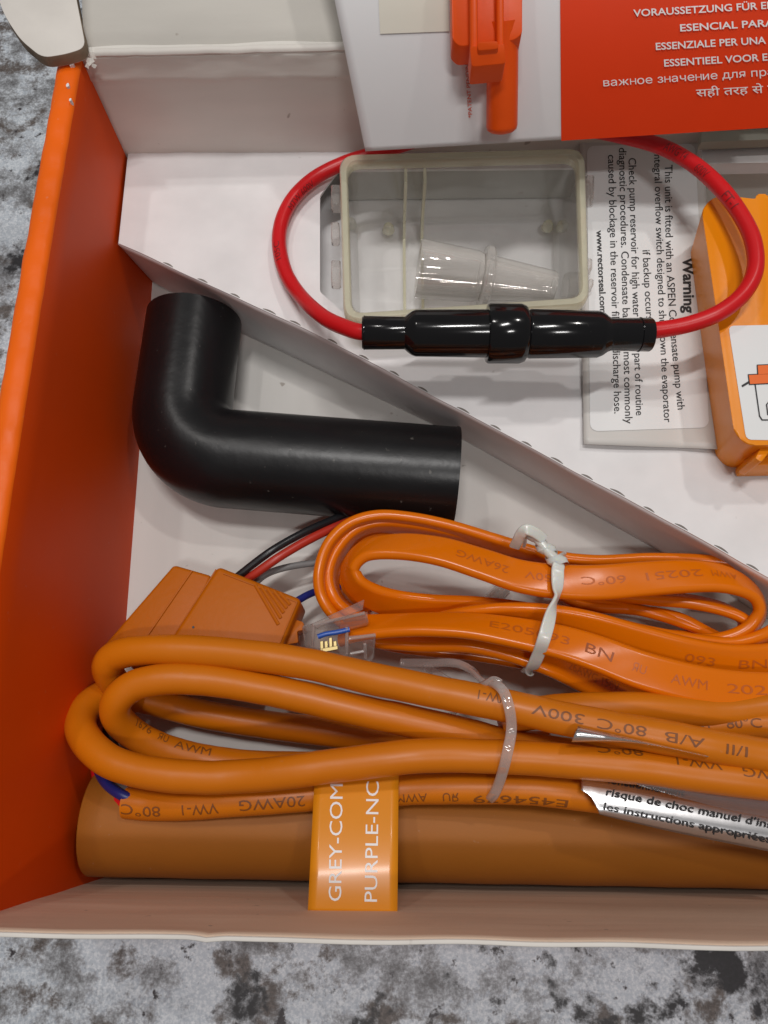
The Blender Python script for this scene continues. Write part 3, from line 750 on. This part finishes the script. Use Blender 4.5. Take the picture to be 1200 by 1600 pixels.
def line(pts, wpx, z, mat, parent):
    for (a, b_) in zip(pts, pts[1:]):
        a, b_ = Vector(a), Vector(b_); d = (b_-a).normalized()*.4; nn = Vector((b_.y-a.y, a.x-b_.x)).normalized()*wpx/2; a = a-d; b_ = b_+d
        flatpoly('printed_line', [tuple(a+nn), tuple(b_+nn), tuple(b_-nn), tuple(a-nn)], z, mat, parent)
line([(1180, 600), (1187, 650), (1191, 656), (1240, 656)], 1.8, zs+.002, M['ink'], pu); line([(1170, 597), (1160, 603)], 3.2, zs+.004, M['ink'], pu)
line([(1230, 625), (1202, 627), (1198, 632), (1200, 648)], 1.8, zs+.003, M['ink'], pu)

# ================================================================== CONTROL MODULE
mo = thing('control_module', 'orange plastic junction block with coloured wires under the thick cable coil', 'control module', at(340, 990, .4))
slab('rear_block', [(271, 882), (330, 899), (262, 1085), (160, 1010)], 1.55, .45, M['module'], mo, .06, 3, label='lighter orange rear half')
slab('front_block', [(340, 884), (471, 936), (406, 1096), (222, 1066)], 1.95, .95, M['module'], mo, .08, 3)
def mz(px, py, d=0): return at(px, py, 1.95+d)
for i in range(5):   # raised bars
    a = Vector((399+i*9.5, 914+i*3)); b_ = a+Vector((36-i*2.2, 62-i*7.5))*(1-.10*i)
    C = [at(a.x, a.y, 1.95), at(b_.x, b_.y, 1.95)]; V, Fc = sweep(C, circ(.032, 8)); mobj('raised_bar', V, Fc, M['module'], mo)
slab('clip_loop', roundpoly([(446, 986), (462, 968), (474, 972), (476, 984), (464, 986), (466, 1004), (442, 1008)], 3, 3), 1.65, 1.2, M['module'], mo, .04, 2)
for (a, b_, z) in (((338, 890), (230, 1060), 1.56), ((300, 892), (205, 1030), 1.56)):
    V, Fc = sweep([at(*a, z), at(*b_, z)], circ(.018, 6)); mobj('parting_seam', V, Fc, M['module'], mo)
V, Fc = sweep([at(*p, 1.955) for p in ((349, 896), (464, 941), (403, 1086), (236, 1058))], circ(.014, 6)); mobj('lid_seam', V, Fc, M['module'], mo)
c = at(302, 980, 1.955); V, Fc = sweep([c, c+Vector((0, 0, .01))], circ(.02, 8)); raw('pin_hole', [c+Vector((.022*math.cos(a), .022*math.sin(a), .004)) for a in [i*math.pi/4 for i in range(8)]], [tuple(range(8))], M['ink'], mo)
tube('black_wire', [(360, 910, 1.3), (395, 882, 1.4), (430, 857, 1.45), (475, 832, 1.3), (520, 812, 1.0), (560, 795, .7)], .075, M['wire_black'], mo, 12)
tube('red_wire', [(372, 915, 1.2), (405, 892, 1.35), (440, 868, 1.4), (485, 842, 1.25), (530, 821, 1.0), (570, 806, .8)], .085, M['red2'], mo, 12)
tube('grey_wire', [(390, 920, 1.1), (415, 898, 1.1), (450, 886, 1.0), (500, 879, .8), (540, 878, .6)], .065, M['wire_grey'], mo, 12)
tube('blue_wire', [(455, 945, 1.3), (480, 930, 1.1), (505, 921, .9), (540, 915, .7)], .07, M['wire_blue'], mo, 12)

# ================================================================== BROWN SLEEVE TUBE
SA, SB = at(150, 1283, .86), at(1330, 1304, .86)
sl = thing('brown_tube', 'thick translucent brown orange tube lying along the front wall of the box', 'tube', ((SA.x+SB.x)/2, SA.y, 0))
V, Fc = lathe(SA, SB, [(0, .70), (0, .84), (.002, .86)]+[(i/40, .86+.004*math.sin(i*1.3)) for i in range(1, 41)], 48); mobj('wall', V, Fc, M['sleeve'], sl)
V, Fc = lathe(SA, SB, [(0, .70), (1, .70)], 32); mobj('bore', V, Fc, M['sleeve'], sl)

# ================================================================== THICK ORANGE CABLE
RC = .25
pc = thing('power_cable', 'thick round orange power cable coiled along the front of the box', 'cable', at(600, 1150, 1.8))
# outer upper run, turning at the left and dropping behind
_, CA = tube('cable_run', [(1290, 1196, 3.2), (1200, 1182, 3.2), (1137, 1171, 3.2), (1058, 1156, 3.2), (967, 1139, 3.15), (870, 1120, 3.1), (790, 1103, 3.0), (700, 1085, 2.9), (600, 1064, 2.75), (500, 1041, 2.6), (400, 1025, 2.5), (300, 1017, 2.4), (230, 1016, 2.3), (185, 1023, 2.15), (168, 1038, 2.0), (172, 1056, 1.75), (188, 1076, 1.4), (215, 1092, 1.0)], RC, M['cable'], pc)
# second run, its left bend and return under the others
_, CB = tube('cable_run', [(1100, 1190, 1.7), (1000, 1190, 1.9), (900, 1180, 2.1), (800, 1166, 2.3), (720, 1146, 2.4), (620, 1122, 2.4), (520, 1100, 2.4), (420, 1078, 2.4), (340, 1065, 2.4), (270, 1061, 2.4), (215, 1070, 2.35), (184, 1092, 2.25), (182, 1118, 2.0), (205, 1144, 1.65), (250, 1168, 1.4), (320, 1187, 1.2), (400, 1196, 1.1), (520, 1198, 1.0)], RC, M['cable'], pc)
# outer lower run
_, CC = tube('cable_run', [(860, 1166, 1.6), (700, 1163, 1.1), (600, 1155, .8), (500, 1142, .7), (400, 1130, .6), (300, 1112, .65), (235, 1094, .9), (185, 1082, 1.2), (148, 1095, 1.5), (128, 1122, 1.8), (132, 1152, 2.1), (165, 1185, 2.35), (220, 1206, 2.45), (300, 1214, 2.5), (380, 1213, 2.55), (460, 1205, 2.72), (550, 1192, 2.82), (640, 1182, 2.9), (720, 1180, 2.85), (800, 1183, 2.9), (900, 1190, 2.95), (1000, 1200, 3.0), (1100, 1212, 3.05), (1200, 1224, 3.1), (1290, 1236, 3.1)], RC, M['cable'], pc)
# bottom run with its cut end
_, CF = tube('cable_run', [(197, 1254, 1.75), (240, 1257, 1.8), (300, 1256, 1.9), (400, 1249, 2.0), (500, 1242, 2.0), (620, 1234, 2.05), (740, 1231, 2.2), (850, 1234, 2.35), (930, 1244, 2.35), (1040, 1262, 2.2), (1200, 1290, 2.1)], RC*.98, M['cable'], pc)
# two runs behind at the right
_, CG = tube('cable_run', [(780, 1125, 2.3), (850, 1112, 2.3), (920, 1107, 2.3), (1000, 1106, 2.3), (1080, 1112, 2.25), (1140, 1112, 2.2), (1220, 1102, 2.2), (1300, 1095, 2.2)], RC, M['cable'], pc)
_, CH = tube('cable_run', [(940, 1148, 1.9), (1030, 1142, 2.0), (1110, 1134, 2.1), (1200, 1132, 2.2), (1300, 1134, 2.2)], RC, M['cable'], pc)
K = M['cableink']
text_tube('VW-1', CA, RC, (788, 1103), (748, 1093), .145, K, pc, th0=-.35)
text_tube('300V', CA, RC, (903, 1125), (830, 1110), .145, K, pc, th0=-.15); text_tube('80°C', CA, RC, (1000, 1145), (932, 1131), .145, K, pc, th0=-.1)
text_tube('A/B', CA, RC, (1088, 1162), (1030, 1151), .145, K, pc, th0=-.05); text_tube('I/II', CA, RC, (1158, 1175), (1120, 1168), .145, K, pc, th0=0)
text_tube('20AWG', CF, RC*.98, (478, 1240), (382, 1250), .165, K, pc, th0=.35); text_tube('VW-1', CF, RC*.98, (352, 1252), (292, 1256), .165, K, pc, th0=.40); text_tube('80°C', CF, RC*.98, (263, 1256), (200, 1254), .165, K, pc, th0=.45)
text_tube('E454679', CF, RC*.98, (880, 1238), (740, 1228), .145, K, pc, th0=.75); text_tube('ЯU', CF, RC*.98, (712, 1229), (695, 1230), .145, K, pc, th0=.6); text_tube('AWM', CF, RC*.98, (668, 1231), (625, 1232), .145, K, pc, th0=.6)
text_tube('VW-1', CC, RC, (1120, 1214), (1055, 1206), .145, K, pc, th0=-.7); text_tube('20AWG', CC, RC, (1250, 1230), (1150, 1218), .145, K, pc, th0=-.5)
text_tube('80°C', CC, RC, (1000, 1200), (930, 1193), .145, K, pc, th0=-.95)
text_tube('VW-1', CH, RC, (1050, 1140), (1100, 1134), .145, K, pc, th0=.15); text_tube('80°C', CH, RC, (1128, 1133), (1186, 1132), .145, K, pc, th0=.1)
text_tube('1676', CB, RC, (194, 1132), (226, 1157), .145, K, pc, th0=.8); text_tube('ЯU', CB, RC, (236, 1162), (254, 1169), .145, K, pc, th0=.75); text_tube('AWM', CB, RC, (272, 1175), (326, 1188), .145, K, pc, th0=.6)
# conductors leaving the cut end
tube('blue_conductor', [(215, 1250, 1.85), (190, 1242, 1.9), (168, 1226, 1.7), (155, 1205, 1.4), (150, 1180, 1.1), (170, 1140, .9), (200, 1110, .8)], .085, M['wire_blue'], pc, 12)
tube('red_conductor', [(215, 1262, 1.7), (192, 1256, 1.6), (168, 1240, 1.45), (152, 1215, 1.2), (148, 1180, .9)], .085, M['wire_red'], pc, 12)
tube('grey_conductor', [(215, 1246, 1.8), (198, 1232, 1.7), (182, 1215, 1.5), (176, 1190, 1.2)], .075, M['wire_grey'], pc, 12)
tube('black_conductor', [(212, 1240, 1.7), (190, 1200, 1.4), (178, 1165, 1.2), (168, 1135, 1.1), (200, 1095, .9), (214, 1080, 1.1)], .08, M['wire_black'], pc, 12)
# ---- clear twist tie
ct = thing('clear_twist_tie', 'clear plastic twist tie knotted round the thick orange cable coil', 'cable tie', at(780, 1150, 2))
ribbon('band', [(700, 1120, .8, 70), (740, 1085, 1.6, 60), (765, 1068, 2.9, 30), (785, 1078, 3.35, 10), (796, 1108, 3.42, 0), (799, 1140, 3.2, 0), (794, 1170, 3.35, 0), (787, 1200, 3.15, 0), (778, 1228, 2.75, 0), (768, 1246, 2.45, 10), (755, 1250, 2.0, 30)], .16, .09, M['clear3'], ct)
ribbon('tail', [(627, 1035, .9, 0), (670, 1036, 1.2, 0), (710, 1036, 1.6, 10), (735, 1046, 2.1, 30), (752, 1062, 2.7, 60), (775, 1072, 3.1, 90), (785, 1080, 3.2, 120)], .15, .09, M['clear3'], ct)
ribbon('tail', [(665, 1040, .6, 0), (690, 1058, 1.0, 0), (720, 1072, 1.8, 30), (748, 1072, 2.8, 60), (770, 1062, 3.1, 90), (782, 1068, 3.15, 120)], .15, .09, M['clear3'], ct)

# ================================================================== FLAT CABLE COIL
FW, FT = .62, .20
fc = thing('flat_cable', 'flat orange telephone cable coiled in the middle of the box with a clear plug', 'cable', at(850, 940, 1))
def Z7(pts): return [(450+x/1.6, 780+y/1.6, z, ph) for x, y, z, ph in pts]
fm = M['flat']
# deep inner runs first
ribbon('cable_run', Z7([(200, 290, .5, 80), (160, 250, .5, 82), (135, 205, .55, 84), (150, 140, .6, 84), (210, 95, .7, 84), (300, 88, .7, 84), (450, 130, .7, 84), (600, 190, .6, 84), (720, 262, .7, 80), (850, 275, .9, 78), (960, 292, 1.0, 76), (1030, 325, 1.0, 76), (1080, 360, .9, 80), (1000, 375, .8, 80), (860, 355, .8, 80), (700, 330, .7, 80)]), FW, FT, fm, fc)
ribbon('cable_run', Z7([(700, 228, .8, 80), (800, 240, 1.0, 76), (900, 248, 1.2, 70), (1000, 255, 1.4, 66), (1090, 275, 1.5, 66), (1140, 305, 1.5, 70), (1120, 345, 1.3, 78), (1040, 368, 1.1, 82), (940, 360, 1.0, 84), (820, 335, 1.0, 84), (700, 300, 1.0, 84), (560, 285, .9, 84)]), FW, FT, fm, fc)
ribbon('cable_run', Z7([(690, 240, .6, 80), (800, 262, .8, 76), (900, 280, 1.0, 70), (980, 305, 1.0, 70), (1050, 338, 1.0, 76), (1030, 352, .9, 82), (900, 345, .8, 82)]), FW, FT, fm, fc)
# outermost thin edge run
_, C1, p1 = ribbon('cable_run', Z7([(1180, 190, 1.5, 78), (1050, 165, 1.4, 82), (900, 158, 1.3, 84), (760, 163, 1.3, 84), (640, 148, 1.3, 84), (520, 112, 1.3, 84), (400, 76, 1.3, 84), (300, 56, 1.3, 84), (220, 52, 1.3, 84), (155, 72, 1.3, 84), (108, 118, 1.3, 82), (86, 180, 1.3, 80), (88, 235, 1.25, 78), (112, 280, 1.2, 76), (160, 320, 1.0, 70), (240, 352, .9, 60), (350, 365, .9, 52), (450, 372, .9, 48), (560, 388, .9, 44), (640, 402, .95, 40), (720, 432, 1.0, 34), (800, 466, 1.0, 34), (870, 492, 1.0, 34)]), FW, FT, fm, fc)
ribbon('cable_run', Z7([(700, 158, 1.0, 84), (560, 132, 1.05, 84), (420, 94, 1.1, 84), (300, 72, 1.1, 84), (220, 70, 1.1, 84), (165, 92, 1.1, 84), (125, 140, 1.1, 82), (108, 195, 1.1, 80), (120, 245, 1.1, 78), (160, 282, 1.0, 74), (240, 315, .9, 66), (340, 340, .8, 60), (450, 352, .8, 60), (600, 375, .8, 60)]), FW, FT, fm, fc)
# main upper face, round the right-hand bend
_, C2, p2 = ribbon('cable_run', Z7([(760, 330, 1.0, 80), (620, 292, 1.0, 70), (480, 276, 1.1, 62), (360, 272, 1.2, 58), (270, 262, 1.3, 56), (205, 240, 1.45, 62), (166, 208, 1.6, 66), (158, 166, 1.7, 64), (196, 128, 1.85, 50), (280, 118, 2.0, 36), (380, 130, 2.1, 28), (480, 160, 2.15, 22), (580, 192, 2.2, 16), (680, 206, 2.2, 8), (780, 208, 2.2, 4), (880, 200, 2.15, 6), (980, 193, 2.1, 14), (1060, 194, 2.05, 26), (1120, 208, 2.0, 38), (1160, 232, 1.9, 50), (1178, 265, 1.8, 58), (1172, 300, 1.7, 64), (1140, 335, 1.6, 70), (1080, 358, 1.5, 74), (1000, 362, 1.4, 76), (880, 350, 1.4, 78), (760, 322, 1.4, 80), (640, 290, 1.4, 82), (520, 282, 1.2, 84), (420, 296, 1.0, 84), (320, 318, .8, 84), (260, 340, .6, 84)]), FW, FT, fm, fc)
# right-hand outer bend seen from the edge
ribbon('cable_run', Z7([(1290, 300, 1.4, 50), (1230, 330, 1.5, 56), (1180, 358, 1.6, 60), (1100, 378, 1.6, 60), (1000, 368, 1.6, 62), (880, 345, 1.6, 66), (760, 312, 1.6, 72), (660, 290, 1.5, 76), (540, 286, 1.3, 80), (430, 300, 1.0, 82), (340, 322, .8, 84)]), FW, FT, fm, fc)
# run with 093 BN
_, C4, p4 = ribbon('cable_run', Z7([(1320, 385, 1.8, 24), (1200, 405, 1.8, 24), (1100, 406, 1.85, 28), (1000, 390, 1.9, 32), (880, 358, 1.9, 38), (760, 322, 1.9, 46), (660, 300, 1.85, 56), (560, 290, 1.75, 66), (460, 294, 1.55, 74), (360, 312, 1.2, 78), (280, 332, .9, 80)]), FW, FT, fm, fc)
ribbon('cable_run', Z7([(1320, 420, 1.4, 24), (1200, 432, 1.4, 24), (1100, 436, 1.5, 28), (1000, 425, 1.5, 32), (880, 400, 1.5, 38)]), FW, FT, fm, fc)
# front face from the plug
_, C3, p3 = ribbon('cable_run', Z7([(136, 330, 1.5, 30), (180, 322, 1.65, 42), (260, 316, 1.8, 50), (350, 313, 1.95, 50), (450, 316, 2.05, 44), (560, 332, 2.15, 32), (680, 357, 2.25, 20), (780, 388, 2.3, 8), (880, 426, 2.35, -3), (1000, 458, 2.35, -3), (1100, 474, 2.3, 0), (1200, 480, 2.25, 4), (1300, 478, 2.2, 6)]), FW, FT, fm, fc)
_, C5, p5 = ribbon('cable_run', Z7([(226, 345, 1.2, 52), (330, 352, 1.3, 50), (450, 352, 1.5, 46), (560, 372, 1.6, 36), (660, 402, 1.7, 20), (740, 440, 1.5, 14), (830, 478, 1.3, 14), (950, 520, 1.1, 14)]), FW, FT, fm, fc)
K = M['flatink']; q7 = lambda x, y: (450+x/1.6, 780+y/1.6)
text_ribbon('26AWG', C2, p2, FT, q7(555, 184), q7(415, 140), .15, K, fc, .02)
text_ribbon('150V', C2, p2, FT, q7(668, 205), q7(590, 194), .14, K, fc); text_ribbon('60°C', C2, p2, FT, q7(836, 205), q7(730, 208), .14, K, fc)
text_ribbon('20251', C2, p2, FT, q7(1028, 193), q7(888, 200), .14, K, fc); text_ribbon('AWM', C2, p2, FT, q7(1115, 206), q7(1055, 194), .14, K, fc)
text_ribbon('E205093', C3, p3, FT, q7(500, 320), q7(698, 362), .15, K, fc); text_ribbon('BN', C3, p3, FT, q7(742, 376), q7(812, 400), .17, plastic('dark_cable_ink', (.34, .07, .006), .5), fc)
text_ribbon('ЯU', C3, p3, FT, q7(862, 420), q7(890, 430), .14, K, fc); text_ribbon('AWM', C3, p3, FT, q7(948, 444), q7(1040, 466), .15, K, fc); text_ribbon('20251', C3, p3, FT, q7(1088, 473), q7(1240, 480), .15, K, fc)
text_ribbon('093', C4, p4, FT, q7(985, 386), q7(1060, 400), .15, K, fc); text_ribbon('BN', C4, p4, FT, q7(1115, 407), q7(1185, 405), .15, K, fc)
text_ribbon('26AWG 150V', C5, p5, FT, q7(690, 415), q7(815, 472), .15, K, fc)
# ---- clear modular plug
def Z1(x, y): return (440+x/4.615, 900+y/4.615)
cp = M['clearplug']
pb = [Z1(145, 350), Z1(640, 265), Z1(682, 425), Z1(660, 560), Z1(600, 600), Z1(170, 510)]
pt = [at(*Z1(x, y), z) for x, y, z in ((145, 355, 1.95), (600, 262, 2.25), (632, 330, 2.15), (470, 372, 2.0), (470, 560, 1.72), (165, 510, 1.62))]
V, F_ = prism_data(pt, [v-Vector((.03, 0, .85)) for v in pt])
plug = bevelled('plug', V, F_, cp, fc, .03, 1, label='clear plastic modular plug')
pt = [at(*Z1(x, y), z) for x, y, z in ((470, 430, 1.95), (680, 415, 2.15), (662, 560, 1.75), (600, 602, 1.65), (470, 575, 1.6))]
V, F_ = prism_data(pt, [v-Vector((0, 0, .7)) for v in pt]); bevelled('plug_shoulder', V, F_, cp, plug, .03, 1)
for (a, b_, za, zb) in (((232, 350), (222, 505), 1.99, 1.68), ((470, 372), (470, 560), 2.03, 1.75), ((230, 352), (600, 266), 2.0, 2.28), ((490, 450), (675, 425), 2.0, 2.18), ((500, 560), (600, 540), 1.78, 1.8), ((600, 490), (606, 590), 1.95, 1.7)):
    V, Fc = sweep([at(*Z1(*a), za), at(*Z1(*b_), zb)], circ(.028, 6)); mobj('moulded_edge', V, Fc, M['clear3'], plug)
V = []
for (x, y, z) in ((215, 345, 2.0), (250, 375, 2.0), (585, 235, 2.45), (595, 170, 2.5)): V.append(at(*Z1(x, y), z))
V += [v-Vector((0, 0, .09)) for v in V]
mobj('latch', V, [(0, 1, 2, 3), (7, 6, 5, 4), (0, 4, 5, 1), (1, 5, 6, 2), (2, 6, 7, 3), (3, 7, 4, 0)], cp, plug, smooth=False)
V = []
for (x, y, z) in ((430, 300, 2.0), (450, 320, 2.0), (620, 300, 2.2), (618, 258, 2.2)): V.append(at(*Z1(x, y), z))
V += [v-Vector((0, 0, .2)) for v in V]
mobj('latch_guard', V, [(0, 1, 2, 3), (7, 6, 5, 4), (0, 4, 5, 1), (1, 5, 6, 2), (2, 6, 7, 3), (3, 7, 4, 0)], cp, plug, smooth=False)
tube('conductor', [(*Z1(490, 385), 1.99), (*Z1(400, 405), 2.0), (*Z1(320, 418), 2.0), (*Z1(262, 438), 1.99)], .045, plastic('bright_blue_insulation', (.02, .09, .42), .3), plug, 10)
for i in range(4):
    x0 = 275+i*32
    slab('contact', [Z1(x0, 470+(-25 if i == 2 else 0)), Z1(x0+26, 464+(-25 if i == 2 else 0)), Z1(x0+30, 545-i*7), Z1(x0+4, 552-i*7)], 1.99+.01*i, 1.9, M['gold'], plug, .01, 1)
slab('contact_bar', [Z1(285, 522), Z1(405, 500), Z1(408, 530), Z1(300, 552)], 2.03, 1.97, M['gold'], plug, .01, 1)

# ---- white twist tie
wtie = thing('white_twist_tie', 'white plastic twist tie knotted round the flat orange cable coil', 'cable tie', at(860, 940, 1.5))
def Z8(x, y, z, ph=0): return (740+x/5.4545, 790+y/5.4545, z, ph)
tm = M['tie']
ribbon('band', [Z8(760, 440, 1.7, 80), Z8(735, 480, 2.35, 20), Z8(718, 540, 2.44, 4), Z8(716, 620, 2.45, 4), Z8(714, 700, 2.45, 30), Z8(708, 770, 2.45, 66), Z8(690, 830, 2.5, 66), Z8(660, 920, 2.55, 30), Z8(630, 1030, 2.58, 6), Z8(595, 1150, 2.55, 0), Z8(555, 1260, 2.3, 4), Z8(510, 1360, 2.0, 10), Z8(480, 1400, 1.7, 20), Z8(450, 1420, 1.2, 40)], .215, .06, tm, wtie, step=12)
def coil(name, p, q, r, turns, wd, th):
    a, b_ = at(*p), at(*q); t_ = (b_-a).normalized(); s_ = t_.cross(Vector((0, 0, 1))).normalized(); u_ = s_.cross(t_); V = []; Fc = []; n_ = int(turns*24)
    for i in range(n_+1):
        an = 2*math.pi*turns*i/n_; c_ = a.lerp(b_, i/n_); rad = s_*math.cos(an)+u_*math.sin(an); rr = r*(1-.25*i/n_)
        for (dw, dr) in ((-wd/2, 0), (0, th*.5), (wd/2, 0), (0, -th*.5)): V.append(c_+t_*dw+rad*(rr+dr))
    for i in range(n_):
        for j in range(4): Fc.append((4*i+j, 4*i+(j+1) % 4, 4*(i+1)+(j+1) % 4, 4*(i+1)+j))
    mobj(name, V, Fc, tm, wtie)
coil('knot', (740+735/5.45, 790+500/5.45, 2.35), (740+500/5.45, 790+240/5.45, 2.35), .13, 2.6, .17, .06)
tube('twisted_core', [(740+740/5.45, 790+490/5.45, 2.35), (740+640/5.45, 790+400/5.45, 2.4), (740+560/5.45, 790+300/5.45, 2.4), (740+490/5.45, 790+230/5.45, 2.4)], .085, tm, wtie, 12)
ribbon('tail', [Z8(600, 290, 2.45, 10), Z8(530, 235, 2.55, 20), Z8(450, 205, 2.6, 10), Z8(405, 240, 2.5, 5), Z8(375, 300, 2.3, 5), Z8(350, 350, 2.1, 5)], .19, .08, tm, wtie)
ribbon('tail', [Z8(620, 330, 2.4, 60), Z8(540, 300, 2.3, 70), Z8(480, 245, 2.35, 60), Z8(445, 260, 2.2, 60), Z8(435, 330, 1.9, 40)], .14, .06, tm, wtie)
# ---- little clear tube on the floor seen through the coil
sb = thing('clear_tube_stub', 'small stub of clear tubing on the box floor inside the flat cable loop', 'tube', at(775, 930, 0))
V, Fc = lathe(at(762, 942, .16), at(790, 915, .16), [(0, .10), (0, .14), (1, .14), (1, .10), (0, .10)], 16); mobj('wall', V, Fc, M['clear2'], sb)
V, Fc = lathe(at(762, 942, .16), at(790, 915, .16), [(0, .142), (.08, .150), (.12, .142)], 16); mobj('lip', V, Fc, M['clear3'], sb)

# ================================================================== ORANGE TAG
def ztag(px, py): return 2.42+.40*math.sin(min(1, max(0, (py-1215)/215.0))*math.pi*.55)
tg = thing('orange_tag', 'glossy orange paper tag with white capitals hanging from the thick cable', 'tag', at(555, 1320, 1.8))
gridsheet('tag_paper', bil([(492, 1205), (623, 1200), (621, 1427), (481, 1424)], ztag), 10, 40, M['tag'], tg, th=.02)
def tt(s, p0, p1, h): text_flat(s, p0, p1, h, lambda a, c: ztag(a, c), M['whiteink'], tg, .0, .02, cut=True)
tt('GREY-COMM', (533, 1408), (536, 1196), 20); tt('PURPLE-NC', (589, 1409), (592, 1221), 20)

# ================================================================== SILVER LABEL
def zsil(px, py):
    # a shallow roll whose crest follows the lettering
    yc = 1262+(px-900)*.17; d = (py-yc)/46.0
    return 2.95-.55*max(0, d+.2)**2-.12*max(0, -d)**2
sv = thing('silver_label', 'silver foil label with black lettering wrapped round the cables at the right', 'label', at(1050, 1240, 2.4))
V = []; F_ = []; nu, nv = 50, 16
lo = crom([(928, 1268), (935, 1272), (1000, 1288), (1075, 1305), (1200, 1330), (1320, 1354)], 8); hi = crom([(908, 1207), (960, 1208), (1040, 1214), (1120, 1224), (1200, 1235), (1320, 1250)], 8)
def curve(P, u):
    i = u*(len(P)-1); a = int(min(i, len(P)-2)); t_ = i-a; return (P[a][0]*(1-t_)+P[a+1][0]*t_, P[a][1]*(1-t_)+P[a+1][1]*t_)
lo = [(908, 1234), (914, 1238), (922, 1243), (928, 1252), (934, 1268)]+lo[3:]
hi2 = hi
for j in range(nv+1):
    for i in range(nu+1):
        u = i/nu; x = 908+412*u**1.15
        def yat(P, x):
            for a, b_ in zip(P, P[1:]):
                if a[0] <= x <= b_[0]: return a[1]+(b_[1]-a[1])*(x-a[0])/(b_[0]-a[0]+1e-9)
            return P[-1][1] if x > P[-1][0] else P[0][1]
        y = yat(hi2, x)*(1-j/nv)+yat(lo, x)*(j/nv); V.append(at(x, y, zsil(x, y)))
F_ = [(j*(nu+1)+i, j*(nu+1)+i+1, (j+1)*(nu+1)+i+1, (j+1)*(nu+1)+i) for j in range(nv) for i in range(nu)]
o = mobj('foil_sheet', V, F_, M['foil'], sv); mm = o.modifiers.new('thickness', 'SOLIDIFY'); mm.thickness = .01*S
def svt(s, p0, p1, h): text_flat(s, p0, p1, h, zsil, M['ink'], sv, .012, .02, cut=True)
svt('fonctionnement', (950, 1222), (1070, 1243), 11); svt('risque de choc manuel d’ins', (947, 1242), (1206, 1294), 12); svt('les instructions appropriées', (943, 1265), (1204, 1318), 12)
# strip that laps over between the two upper runs
def zlap(px, py): return 3.30-.012*(px-900)*.3
gridsheet('foil_flap', lambda u, v: (lambda a, b_: at(a[0]*(1-v)+b_[0]*v, a[1]*(1-v)+b_[1]*v, 3.60-.1*(2*v-1)**2-.05*u))((903+205*u, 1135+47*u), (893+212*u, 1159+24*u-9*math.sin(u*3.1))), 30, 8, M['foil'], sv, th=.01)
gridsheet('clear_film', lambda u, v: (lambda a, b_: at(a[0]*(1-v)+b_[0]*v, a[1]*(1-v)+b_[1]*v, 3.02+.08*math.sin(v*3.1)))((985+330*u, 1218+40*u), (1000+320*u, 1228+62*math.sin(u*1.6)-6*u)), 30, 8, clear('grey_film', (.75, .70, .70), .22, (.35, .30, .30), .15, .6), sv)
